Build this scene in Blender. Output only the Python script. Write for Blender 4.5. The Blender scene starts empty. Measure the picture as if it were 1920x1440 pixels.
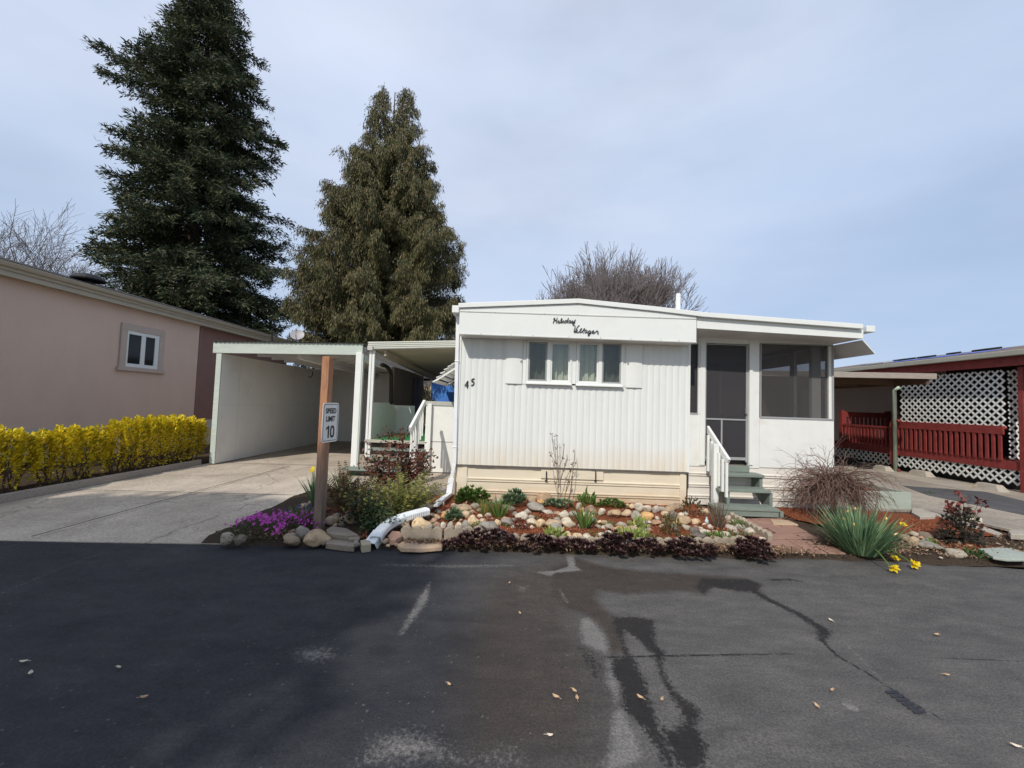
import bpy, math, random
import numpy as np
from mathutils import Vector, Matrix
random.seed(7)
rng = np.random.default_rng(7)
S = bpy.context.scene
COL = S.collection
pi = math.pi

# ------------------------------------------------------------------ camera
F = 780.0; PITCH = math.radians(2.77); YAW = math.radians(.46); ROLL = math.radians(1.9); HC = 1.55
def _rx(a): c, s = math.cos(a), math.sin(a); return np.array([[1, 0, 0], [0, c, -s], [0, s, c]])
def _rz(a): c, s = math.cos(a), math.sin(a); return np.array([[c, -s, 0], [s, c, 0], [0, 0, 1]])
RC = _rz(YAW) @ _rx(pi/2 + PITCH) @ _rz(ROLL)
CAMP = np.array([0, 0, HC])
def ray(x, y): return RC @ np.array([(x-960)/F, (720-y)/F, -1.])
def A(x, y, Y): d = ray(x, y); return CAMP + d*Y/d[1]          # point at world depth Y
def G(x, y, z=0.): d = ray(x, y); return CAMP + d*(z-HC)/d[2]   # point at height z
def XX(x, y, X): d = ray(x, y); return CAMP + d*X/d[0]          # point on the plane x = X
cd = bpy.data.cameras.new('camera'); cam = bpy.data.objects.new('camera', cd); COL.objects.link(cam)
cd.sensor_width = 36; cd.lens = F/1920*36; cd.clip_end = 2000; cd.clip_start = .05
M4 = Matrix.Identity(4)
for i in range(3):
    for j in range(3): M4[i][j] = RC[i, j]
M4.translation = Vector(CAMP); cam.matrix_world = M4
S.camera = cam

# ------------------------------------------------------------------ materials
def nt(name):
    m = bpy.data.materials.new(name); m.use_nodes = True
    t = m.node_tree; b = t.nodes['Principled BSDF']
    return m, t, b
def N(t, kind, **kw):
    n = t.nodes.new(kind)
    for k, v in kw.items():
        if k in n.inputs: n.inputs[k].default_value = v
        else: setattr(n, k, v)
    return n
def ramp(t, fac, stops):
    r = t.nodes.new('ShaderNodeValToRGB')
    while len(r.color_ramp.elements) < len(stops): r.color_ramp.elements.new(.5)
    for e, (p, c) in zip(r.color_ramp.elements, stops):
        e.position = p; e.color = (*c, 1) if len(c) == 3 else c
    t.links.new(fac, r.inputs[0]); return r.outputs[0]
def mixc(t, fac, a, b, mode='MIX'):
    n = t.nodes.new('ShaderNodeMix'); n.data_type = 'RGBA'; n.blend_type = mode
    for s, v in ((n.inputs[0], fac), (n.inputs[6], a), (n.inputs[7], b)):
        if hasattr(v, 'is_linked'): t.links.new(v, s)
        elif isinstance(v, (int, float)): s.default_value = v
        else: s.default_value = (*v, 1)
    return n.outputs[2]
def noise(t, scale, detail=4, rough=.6, vec=None, stretch=None):
    n = t.nodes.new('ShaderNodeTexNoise'); n.inputs['Scale'].default_value = scale
    n.inputs['Detail'].default_value = detail; n.inputs['Roughness'].default_value = rough
    if vec is None: vec = t.nodes.new('ShaderNodeTexCoord').outputs['Object']
    if stretch:
        mp = t.nodes.new('ShaderNodeMapping'); mp.inputs['Scale'].default_value = stretch
        t.links.new(vec, mp.inputs[0]); vec = mp.outputs[0]
    t.links.new(vec, n.inputs['Vector']); return n.outputs['Fac']
def bump(t, b, h, strength=.3, dist=.01):
    n = t.nodes.new('ShaderNodeBump'); n.inputs['Strength'].default_value = strength
    n.inputs['Distance'].default_value = dist
    t.links.new(h, n.inputs['Height']); t.links.new(n.outputs[0], b.inputs['Normal'])
def mat(name, col, rough=.6, var=.15, scale=6., bmp=0., bscale=60., stretch=None, dirt=None, spec=.35, metal=0.):
    m, t, b = nt(name)
    b.inputs['Roughness'].default_value = rough; b.inputs['Specular IOR Level'].default_value = spec
    b.inputs['Metallic'].default_value = metal
    c = np.array(col)
    f = noise(t, scale, 6, .65, stretch=stretch)
    out = ramp(t, f, [(.28, tuple(c*(1-var))), (.72, tuple(np.minimum(c*(1+var*.7), .9)))])
    if dirt is not None:
        f2 = noise(t, scale*.37+1.3, 7, .7, stretch=stretch)
        k = ramp(t, f2, [(.55, (0, 0, 0)), (.75, (1, 1, 1))])
        out = mixc(t, k, out, dirt)
    t.links.new(out, b.inputs['Base Color'])
    if bmp: bump(t, b, noise(t, bscale, 5, .6, stretch=stretch), bmp)
    return m
def leafmat(name, stops, rough=.55, trans=.25):
    m, t, b = nt(name)
    g = t.nodes.new('ShaderNodeNewGeometry')
    c = ramp(t, g.outputs['Random Per Island'], stops)
    t.links.new(c, b.inputs['Base Color']); b.inputs['Roughness'].default_value = rough
    b.inputs['Specular IOR Level'].default_value = .2
    tr = t.nodes.new('ShaderNodeBsdfTranslucent'); t.links.new(c, tr.inputs[0])
    mx = t.nodes.new('ShaderNodeMixShader'); mx.inputs[0].default_value = trans
    t.links.new(b.outputs[0], mx.inputs[1]); t.links.new(tr.outputs[0], mx.inputs[2])
    t.links.new(mx.outputs[0], t.nodes['Material Output'].inputs[0])
    return m
def glassmat(name, tint, refl=.12, rough=.02):
    m, t, b = nt(name)
    tr = N(t, 'ShaderNodeBsdfTransparent'); tr.inputs[0].default_value = (*tint, 1)
    gl = N(t, 'ShaderNodeBsdfGlossy', Roughness=rough); gl.inputs[0].default_value = (.9, .95, 1, 1)
    mx = N(t, 'ShaderNodeMixShader'); mx.inputs[0].default_value = refl
    t.links.new(tr.outputs[0], mx.inputs[1]); t.links.new(gl.outputs[0], mx.inputs[2])
    t.links.new(mx.outputs[0], t.nodes['Material Output'].inputs[0]); return m
def screenmat(name, col, openness):
    m, t, b = nt(name)
    b.inputs['Base Color'].default_value = (*col, 1); b.inputs['Roughness'].default_value = .6
    tr = N(t, 'ShaderNodeBsdfTransparent'); mx = N(t, 'ShaderNodeMixShader')
    mx.inputs[0].default_value = openness
    t.links.new(b.outputs[0], mx.inputs[1]); t.links.new(tr.outputs[0], mx.inputs[2])
    t.links.new(mx.outputs[0], t.nodes['Material Output'].inputs[0]); return m

WHITE = mat('white_paint', (.76, .77, .735), .45, .035, 3, .05, 40, dirt=(.76, .75, .69))
WHITE2 = mat('white_board', (.76, .76, .725), .6, .05, 5, .15, 30, dirt=(.68, .66, .60))
WHITEMETAL = mat('white_metal', (.77, .785, .755), .35, .03, 2, dirt=(.74, .73, .68))
def wallmat():
    m, t, b = nt('corrugated_white')
    b.inputs['Roughness'].default_value = .42; b.inputs['Specular IOR Level'].default_value = .35
    f = noise(t, 1.2, 6, .6, stretch=(6, 1, .6))
    c = ramp(t, f, [(.3, (.70, .71, .68)), (.6, (.745, .76, .73))])
    geo = t.nodes.new('ShaderNodeNewGeometry'); sp = t.nodes.new('ShaderNodeSeparateXYZ')
    t.links.new(geo.outputs['Position'], sp.inputs[0])
    mr = N(t, 'ShaderNodeMapRange'); mr.inputs[1].default_value = .55; mr.inputs[2].default_value = 1.0
    mr.inputs[3].default_value = 1.4; mr.inputs[4].default_value = 0
    t.links.new(sp.outputs[2], mr.inputs[0])
    k = t.nodes.new('ShaderNodeMath'); k.operation = 'MULTIPLY'
    t.links.new(mr.outputs[0], k.inputs[0]); t.links.new(noise(t, 5, 5, .6, stretch=(1, 1, .35)), k.inputs[1])
    c = mixc(t, k.outputs[0], c, (.70, .60, .45))
    c = mixc(t, ramp(t, noise(t, 3.1, 8, .75, stretch=(2.5, 1, .25)), [(.58, (0, 0, 0)), (.8, (.55, .55, .55))]), c, (.63, .61, .56))
    bump(t, b, noise(t, 2.2, 3, .5), .25, .03)
    t.links.new(c, b.inputs['Base Color']); return m
CORR = wallmat()
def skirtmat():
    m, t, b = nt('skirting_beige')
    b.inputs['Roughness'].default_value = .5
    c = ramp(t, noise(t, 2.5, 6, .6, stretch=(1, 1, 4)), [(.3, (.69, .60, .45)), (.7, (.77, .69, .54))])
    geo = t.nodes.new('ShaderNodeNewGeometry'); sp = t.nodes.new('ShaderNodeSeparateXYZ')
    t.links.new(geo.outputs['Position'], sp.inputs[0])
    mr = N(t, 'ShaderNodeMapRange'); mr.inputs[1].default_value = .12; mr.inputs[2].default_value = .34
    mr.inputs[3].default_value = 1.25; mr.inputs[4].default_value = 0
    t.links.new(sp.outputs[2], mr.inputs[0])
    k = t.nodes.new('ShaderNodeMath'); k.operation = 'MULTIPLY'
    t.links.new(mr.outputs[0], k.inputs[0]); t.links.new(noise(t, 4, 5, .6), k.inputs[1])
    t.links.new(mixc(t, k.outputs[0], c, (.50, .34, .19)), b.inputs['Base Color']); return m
SKIRT = skirtmat()
SKIRTW = mat('skirting_white', (.76, .72, .65), .5, .08, 4, dirt=(.64, .55, .44), stretch=(1, 1, 5))
GREYGREEN = mat('grey_green_paint', (.50, .55, .49), .6, .10, 5, .2, 25, stretch=(1, 6, 6), dirt=(.42, .44, .40))
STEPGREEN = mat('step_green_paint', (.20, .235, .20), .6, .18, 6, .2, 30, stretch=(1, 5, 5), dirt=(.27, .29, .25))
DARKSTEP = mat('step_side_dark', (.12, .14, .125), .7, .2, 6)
PINK = mat('pink_stucco', (.66, .49, .40), .85, .05, 2.2, .8, 90, stretch=(1, 1, .45))
BROWNW = mat('brown_stucco', (.25, .145, .125), .8, .08, 3, .4, 200)
PLINTH = mat('plinth_concrete', (.55, .50, .45), .8, .08, 3, .2, 80)
TRIMTAN = mat('tan_trim', (.50, .405, .35), .7, .06, 4)
GUTTERTAN = mat('tan_gutter', (.44, .39, .31), .45, .06, 3)
DARKROOF = mat('dark_shingle', (.045, .042, .045), .9, .3, 12, .5, 60)
BLACK = mat('black_plastic', (.015, .015, .016), .5, .2, 8)
LETTER = mat('black_letter', (.012, .012, .013), .5, .1, 8)
CONC = None
GREYMETAL = mat('grey_metal', (.33, .34, .34), .4, .08, 6)
GLASS = glassmat('window_glass', (.84, .86, .83), .06)
GLASSD = glassmat('screened_glass', (.56, .58, .57), .05, .06)
GLASSH = glassmat('dark_glass', (.25, .27, .28), .22)
SCREEN = screenmat('insect_screen', (.075, .068, .068), .56)
SIDESCR = screenmat('side_screen', (.06, .055, .056), .72)
SCREEND = screenmat('door_screen', (.045, .042, .045), .26)
CURTAIN = mat('curtain_cloth', (.74, .745, .69), .9, .10, 14)
INTERIOR = mat('interior_dark', (.07, .065, .06), .9, .1, 4)
INTTAN = mat('porch_interior', (.20, .165, .145), .8, .1, 2)
WOODPOST = None
RED = mat('red_paint', (.25, .042, .037), .6, .30, 9, .25, 30, dirt=(.15, .055, .05))
LATT = mat('lattice_white', (.74, .75, .72), .55, .12, 7, .1, 30, dirt=(.55, .54, .50))
SIDING = mat('cream_siding', (.56, .49, .42), .6, .06, 3)
GREYWOOD = mat('weathered_wood', (.36, .31, .265), .8, .25, 5, .4, 30, stretch=(1, 8, 8))
UNDER = mat('awning_underside', (.56, .47, .37), .7, .12, 2)
SHADEW = mat('carport_white', (.82, .81, .77), .7, .05, 1.5, .08, 20, dirt=(.72, .70, .65))
CARPINT = mat('carport_wall_brown', (.20, .165, .15), .8, .12, 2)
TURF = leafmat('turf_green', [(0, (.03, .17, .05)), (1, (.05, .27, .09))], .8, .1)
BLUE = mat('blue_panel', (.07, .22, .62), .5, .12, 4)
PALEGREEN = mat('pale_green_paint', (.48, .58, .47), .5, .12, 6)
SHINGLE = mat('brown_shingle', (.17, .13, .105), .9, .3, 10, .4, 50)
TARP = mat('blue_tarp', (.10, .16, .48), .5, .2, 6)
ROPE = mat('rope', (.42, .33, .22), .8, .1, 20)
DRAINW = mat('white_drain_plastic', (.80, .82, .82), .4, .06, 5, dirt=(.62, .60, .55))
DISH = mat('dish_grey', (.36, .34, .345), .45, .1, 6)

def concrete(name, base, dark, scale=1., crack=True):
    m, t, b = nt(name); b.inputs['Roughness'].default_value = .85
    o = t.nodes.new('ShaderNodeTexCoord').outputs['Object']
    a = ramp(t, noise(t, .55*scale, 8, .68, o), [(.3, dark), (.62, base)])
    f = ramp(t, noise(t, 38*scale, 4, .7, o), [(.3, (.60, .60, .60)), (.7, (1.2, 1.2, 1.2))])
    c = mixc(t, 1., a, f, 'MULTIPLY')
    st = ramp(t, noise(t, 2.6*scale, 7, .75, o, stretch=(1, .5, 1)), [(.52, (0, 0, 0)), (.74, (.8, .8, .8))])
    c = mixc(t, st, c, tuple(np.array(dark)*.8))
    if crack:
        v = t.nodes.new('ShaderNodeTexVoronoi'); v.feature = 'DISTANCE_TO_EDGE'; v.inputs['Scale'].default_value = .42
        dn = t.nodes.new('ShaderNodeTexNoise'); dn.inputs['Scale'].default_value = 2.2; dn.inputs['Detail'].default_value = 5
        t.links.new(o, dn.inputs['Vector'])
        vm = t.nodes.new('ShaderNodeVectorMath'); vm.operation = 'MULTIPLY_ADD'; vm.inputs[1].default_value = (.55, .55, 0)
        t.links.new(dn.outputs['Color'], vm.inputs[0]); t.links.new(o, vm.inputs[2]); t.links.new(vm.outputs[0], v.inputs['Vector'])
        k = ramp(t, v.outputs['Distance'], [(.0, (.75, .75, .75)), (.006, (0, 0, 0))])
        c = mixc(t, k, c, tuple(np.array(dark)*.45))
    t.links.new(c, b.inputs['Base Color'])
    bump(t, b, noise(t, 60*scale, 5, .7, o), .35, .01); return m
DRIVE = concrete('driveway_concrete', (.62, .53, .425), (.36, .295, .225))
DRIVER = concrete('old_concrete', (.42, .36, .29), (.24, .21, .175), 1.3)
PALECONC = concrete('pale_concrete', (.48, .43, .36), (.33, .29, .24), 2., False)
EDGECONC = concrete('edging_concrete', (.43, .355, .265), (.24, .20, .15), 5., False)
FLAGG = concrete('flagstone_grey', (.35, .285, .215), (.19, .155, .12), 3., False)
FLAGS = concrete('sandstone', (.58, .42, .28), (.42, .29, .19), 3., False)
GREENSLAB = concrete('greenish_slab', (.42, .46, .40), (.33, .36, .32), 3., False)
OLDASPH = concrete('old_asphalt', (.115, .115, .12), (.06, .06, .063), 2.)

def woodpost():
    m, t, b = nt('brown_post_wood'); b.inputs['Roughness'].default_value = .75
    o = t.nodes.new('ShaderNodeTexCoord').outputs['Object']
    g = noise(t, 9, 7, .7, o, stretch=(6, 6, .5))
    c = ramp(t, g, [(.25, (.17, .07, .036)), (.5, (.38, .175, .088)), (.75, (.52, .29, .165))])
    sp = t.nodes.new('ShaderNodeSeparateXYZ'); t.links.new(o, sp.inputs[0])
    mr = N(t, 'ShaderNodeMapRange'); mr.inputs[1].default_value = 1.25; mr.inputs[2].default_value = .35
    mr.inputs[3].default_value = 0; mr.inputs[4].default_value = .85
    t.links.new(sp.outputs[2], mr.inputs[0])
    c = mixc(t, mr.outputs[0], c, ramp(t, g, [(.3, (.13, .105, .085)), (.7, (.27, .225, .185))]))  # lower post greyer and darker: tree shade painted into the wood colour
    v = t.nodes.new('ShaderNodeTexVoronoi'); v.inputs['Scale'].default_value = 7
    mp = t.nodes.new('ShaderNodeMapping'); mp.inputs['Scale'].default_value = (1, 1, .5)
    t.links.new(o, mp.inputs[0]); t.links.new(mp.outputs[0], v.inputs['Vector'])
    k = ramp(t, v.outputs['Distance'], [(.05, (.9, .9, .9)), (.13, (0, 0, 0))])
    c = mixc(t, k, c, (.10, .045, .025))
    t.links.new(c, b.inputs['Base Color']); bump(t, b, g, .5, .01); return m
WOODPOST = woodpost()

def mulch(name, c1, c2, c3):
    m, t, b = nt(name); b.inputs['Roughness'].default_value = .95; b.inputs['Specular IOR Level'].default_value = .1
    o = t.nodes.new('ShaderNodeTexCoord').outputs['Object']
    g = noise(t, 45, 5, .8, o, stretch=(1, 2.5, 1))
    c = ramp(t, g, [(.3, c1), (.5, c2), (.72, c3)])
    c = mixc(t, ramp(t, noise(t, 2.2, 6, .7, o), [(.56, (0, 0, 0)), (.72, (.8, .8, .8))]), c, (.10, .065, .045))
    t.links.new(c, b.inputs['Base Color']); bump(t, b, g, 1., .03); return m
MULCH = mulch('red_mulch', (.10, .032, .018), (.30, .092, .042), (.44, .165, .085))
SOIL = mulch('brown_soil', (.035, .026, .02), (.085, .062, .045), (.17, .125, .09))
CHIP = leafmat('mulch_chip', [(0, (.14, .042, .022)), (.5, (.34, .10, .045)), (1, (.48, .20, .11))], .9, 0)
LITTER = leafmat('leaf_litter', [(0, (.09, .055, .035)), (.5, (.24, .15, .09)), (1, (.42, .30, .20))], .9, .1)

# ------------------------------------------------------------------ mesh helpers
class MB:
    def __init__(s): s.v = []; s.f = []
    def add(s, vs, fs):
        n = len(s.v); s.v += [tuple(map(float, p)) for p in vs]; s.f += [tuple(i+n for i in q) for q in fs]; return s
    def box(s, x0, x1, y0, y1, z0, z1):
        x0, x1 = sorted((x0, x1)); y0, y1 = sorted((y0, y1)); z0, z1 = sorted((z0, z1))
        return s.add([(x0, y0, z0), (x1, y0, z0), (x1, y1, z0), (x0, y1, z0), (x0, y0, z1), (x1, y0, z1), (x1, y1, z1), (x0, y1, z1)],
                     [(0, 3, 2, 1), (4, 5, 6, 7), (0, 1, 5, 4), (1, 2, 6, 5), (2, 3, 7, 6), (3, 0, 4, 7)])
    def bar(s, p, q, w, h, up=(0, 0, 1)):
        p = np.array(p, float); q = np.array(q, float); d = q-p; d /= np.linalg.norm(d)
        sd = np.cross(d, up); sd /= np.linalg.norm(sd); u = np.cross(sd, d)
        vs = []
        for c in (p, q):
            for a, b in ((-1, -1), (1, -1), (1, 1), (-1, 1)): vs.append(c+sd*a*w/2+u*b*h/2)
        return s.add(vs, [(0, 1, 2, 3), (7, 6, 5, 4), (0, 4, 5, 1), (1, 5, 6, 2), (2, 6, 7, 3), (3, 7, 4, 0)])
    def tube(s, pts, r, n=8, cap=True):
        pts = [np.array(p, float) for p in pts]
        rs = r if hasattr(r, '__len__') else [r]*len(pts)
        ref = np.array((.123, .456, .88)); rings = []
        for i, p in enumerate(pts):
            d = pts[min(i+1, len(pts)-1)]-pts[max(i-1, 0)]; d = d/(np.linalg.norm(d)+1e-9)
            a = np.cross(d, ref); a /= np.linalg.norm(a)+1e-9; b = np.cross(d, a)
            rings.append([p+rs[i]*(a*math.cos(2*pi*k/n)+b*math.sin(2*pi*k/n)) for k in range(n)])
        vs = [x for rg in rings for x in rg]; fs = []
        for i in range(len(pts)-1):
            for k in range(n): fs.append((i*n+k, i*n+(k+1) % n, (i+1)*n+(k+1) % n, (i+1)*n+k))
        if cap: fs += [tuple(range(n))[::-1], tuple((len(pts)-1)*n+k for k in range(n))]
        return s.add(vs, fs)
    def prism(s, poly, vec):
        n = len(poly); vec = np.array(vec, float)
        vs = [np.array(p, float) for p in poly]+[np.array(p, float)+vec for p in poly]
        return s.add(vs, [tuple(range(n))[::-1], tuple(range(n, 2*n))]+[(i, (i+1) % n, (i+1) % n+n, i+n) for i in range(n)])
    def strip(s, prof, x0, x1):          # profile of (y, z) points swept along x
        n = len(prof)
        return s.add([(x0, y, z) for y, z in prof]+[(x1, y, z) for y, z in prof], [(i, n+i, n+i+1, i+1) for i in range(n-1)])
    def stripy(s, prof, y0, y1):         # profile of (x, z) points swept along y
        n = len(prof)
        return s.add([(x, y0, z) for x, z in prof]+[(x, y1, z) for x, z in prof], [(i, n+i, n+i+1, i+1) for i in range(n-1)])
    def lathe(s, c, prof, n=20):         # (radius, z)
        vs = [(c[0]+r*math.cos(2*pi*k/n), c[1]+r*math.sin(2*pi*k/n), c[2]+z) for r, z in prof for k in range(n)]
        fs = [(i*n+k, i*n+(k+1) % n, (i+1)*n+(k+1) % n, (i+1)*n+k) for i in range(len(prof)-1) for k in range(n)]
        return s.add(vs, fs+[tuple(range(n))[::-1], tuple((len(prof)-1)*n+k for k in range(n))])

WL = {}
def tag(o, label=None, cat=None, group=None, kind=None):
    if label: o['label'] = label
    if cat: o['category'] = cat
    if group: o['group'] = group
    if kind: o['kind'] = kind
    return o
def thing(name, label, cat, loc=(0, 0, 0), group=None):
    o = bpy.data.objects.new(name, None); COL.objects.link(o); o.location = loc; o.empty_display_size = .2
    WL[o.name] = np.array(loc, float); return tag(o, label, cat, group)
def finish(o, m, bevel, smooth):
    if m is not None: o.data.materials.append(m)
    if smooth:
        o.data.polygons.foreach_set('use_smooth', [True]*len(o.data.polygons))
    if bevel:
        b = o.modifiers.new('bevel', 'BEVEL'); b.width = bevel; b.segments = 2; b.limit_method = 'ANGLE'; b.angle_limit = math.radians(40)
def obj(name, mb, m, parent=None, bevel=0, smooth=False, loc=None):
    org = WL[parent.name] if parent is not None else np.array(loc if loc is not None else (0, 0, 0), float)
    me = bpy.data.meshes.new(name)
    me.from_pydata([tuple(np.array(p)-org) for p in mb.v], [], mb.f); me.update()
    o = bpy.data.objects.new(name, me); COL.objects.link(o)
    if parent is not None: o.parent = parent
    else: o.location = org
    WL[o.name] = org
    finish(o, m, bevel, smooth); return o
def npobj(name, V, Fc, m, parent=None, loc=None, smooth=False):
    org = WL[parent.name] if parent is not None else np.array(loc if loc is not None else (0, 0, 0), float)
    V = (np.asarray(V, np.float32)-org.astype(np.float32)); Fc = np.asarray(Fc, np.int32); k = Fc.shape[1]
    me = bpy.data.meshes.new(name)
    me.vertices.add(len(V)); me.vertices.foreach_set('co', V.ravel())
    me.loops.add(Fc.size); me.loops.foreach_set('vertex_index', Fc.ravel())
    me.polygons.add(len(Fc)); me.polygons.foreach_set('loop_start', np.arange(0, Fc.size, k, dtype=np.int32))
    me.update(calc_edges=True); me.validate()
    o = bpy.data.objects.new(name, me); COL.objects.link(o)
    if parent is not None: o.parent = parent
    else: o.location = org
    WL[o.name] = org
    finish(o, m, 0, smooth); return o
def nrm(v): return v/(np.linalg.norm(v, axis=-1, keepdims=True)+1e-9)
def rv(n): return nrm(rng.normal(size=(n, 3)))
def kites(P, D, L, W, fold=.25, up=None, bend=0.):
    P = np.asarray(P, float); n = len(P); D = nrm(np.asarray(D, float))
    L = np.broadcast_to(np.asarray(L, float), (n,))[:, None]; W = np.broadcast_to(np.asarray(W, float), (n,))[:, None]
    U = rv(n) if up is None else nrm(np.broadcast_to(np.asarray(up, float), (n, 3))+rv(n)*.35)
    sd = nrm(np.cross(D, U)); nn = np.cross(sd, D)
    mid = P+D*L*.45
    V = np.stack([P, mid+sd*W/2+nn*W*fold, P+D*L-nn*L*bend, mid-sd*W/2+nn*W*fold], 1).reshape(-1, 3)
    b = np.arange(n)[:, None]*4
    Fc = np.concatenate([b+np.array([0, 1, 2]), b+np.array([0, 2, 3])])
    return V, Fc
def blades(P, D, L, W, droop=.4, nseg=4, tipw=.12):
    P = np.asarray(P, float); n = len(P); D = nrm(np.asarray(D, float))
    L = np.broadcast_to(np.asarray(L, float), (n,)); W = np.broadcast_to(np.asarray(W, float), (n,))
    sd = nrm(np.cross(D, np.array([0, 0, 1.])+rv(n)*.3)); rows = []; c = P.copy(); d = D.copy()
    dr = np.broadcast_to(np.asarray(droop, float), (n,))
    for i in range(nseg+1):
        t = i/nseg; w = W*(1-t**2.2)*(1-tipw)+W*tipw*.3
        rows.append(c+sd*w[:, None]/2); rows.append(c-sd*w[:, None]/2)
        c = c+d*(L/nseg)[:, None]; d = nrm(d+np.array([0, 0, -1.])*(dr*(t+.35)/nseg*2)[:, None])
    V = np.stack(rows, 1).reshape(-1, 3); k = 2*(nseg+1)
    b = np.arange(n)[:, None]*k
    Fc = np.concatenate([b+np.array([2*i, 2*i+1, 2*i+3, 2*i+2]) for i in range(nseg)])
    return V, Fc
def cat(parts):
    Vs, Fs, o = [], [], 0
    for v, f in parts: Vs.append(v); Fs.append(f+o); o += len(v)
    return np.concatenate(Vs), np.concatenate(Fs)
def segs(P0, P1, R0, R1, n=4):           # many separate tapered tubes at once
    P0 = np.asarray(P0, float); P1 = np.asarray(P1, float); m = len(P0)
    R0 = np.broadcast_to(np.asarray(R0, float), (m,)); R1 = np.broadcast_to(np.asarray(R1, float), (m,))
    d = nrm(P1-P0); a = nrm(np.cross(d, np.array((.31, .52, .8)))); b = np.cross(d, a); V = []
    for p, r in ((P0, R0), (P1, R1)):
        for k in range(n):
            V.append(p+r[:, None]*(a*math.cos(2*pi*k/n)+b*math.sin(2*pi*k/n)))
    V = np.stack(V, 1).reshape(-1, 3); base = np.arange(m)[:, None]*2*n
    Fc = np.concatenate([base+np.array([k, (k+1) % n, n+(k+1) % n, n+k]) for k in range(n)])
    return V, Fc
def rect(x0, y0, x1, y1, Y):             # extents on a plane of depth Y from image corners
    xm, ym = (x0+x1)/2, (y0+y1)/2
    return A(x0, ym, Y)[0], A(x1, ym, Y)[0], A(xm, y1, Y)[2], A(xm, y0, Y)[2]
def pbox(mb, x0, y0, x1, y1, Y, d0, d1):
    X0, X1, Z0, Z1 = rect(x0, y0, x1, y1, Y); return mb.box(X0, X1, Y+d0, Y+d1, Z0, Z1)

# ------------------------------------------------------------------ ground, road, driveways
def sheet(name, poly, z, m, t=.03):
    mb = MB(); mb.prism([(x, y, z-t) for x, y in poly], (0, 0, t)); return tag(obj(name, mb, m), kind='structure')
gm = MB(); gm.add([(-500, -500, -.05), (500, -500, -.05), (500, 500, -.05), (-500, 500, -.05)], [(0, 1, 2, 3)])
tag(obj('ground', gm, mat('ground_earth', (.12, .11, .07), .95, .3, .4, .5, 8)), kind='structure')

def dist_poly(X, Y, pts):
    d = np.full(X.shape, 1e9); w = np.zeros(X.shape)
    for (a, b) in zip(pts[:-1], pts[1:]):
        ax, ay, aw = a; bx, by, bw = b; vx, vy = bx-ax, by-ay
        t = np.clip(((X-ax)*vx+(Y-ay)*vy)/(vx*vx+vy*vy+1e-9), 0, 1)
        dd = np.hypot(X-ax-t*vx, Y-ay-t*vy)-(aw+(bw-aw)*t); d = np.minimum(d, dd)
    return d
def inpoly(X, Y, pts):
    r = np.zeros(X.shape, bool); n = len(pts); j = n-1
    for i in range(n):
        xi, yi = pts[i]; xj, yj = pts[j]
        c = ((yi > Y) != (yj > Y)) & (X < (xj-xi)*(Y-yi)/(yj-yi+1e-12)+xi); r ^= c; j = i
    return r
def gline(pts): return [(G(x, y)[0], G(x, y)[1], w) for x, y, w in pts]
def gpoly(pts): return [(G(x, y)[0], G(x, y)[1]) for x, y in pts]
def dpoly(X, Y, pts, soft):
    p = gpoly(pts); q = [(a, b, 0) for a, b in p+[p[0]]]
    d = dist_poly(X, Y, q); d = np.where(inpoly(X, Y, p), -d, d); return np.clip(.5-d/soft, 0, 1)
def dline(X, Y, pts, soft): return np.clip(.5-dist_poly(X, Y, gline(pts))/soft, 0, 1)
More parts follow.
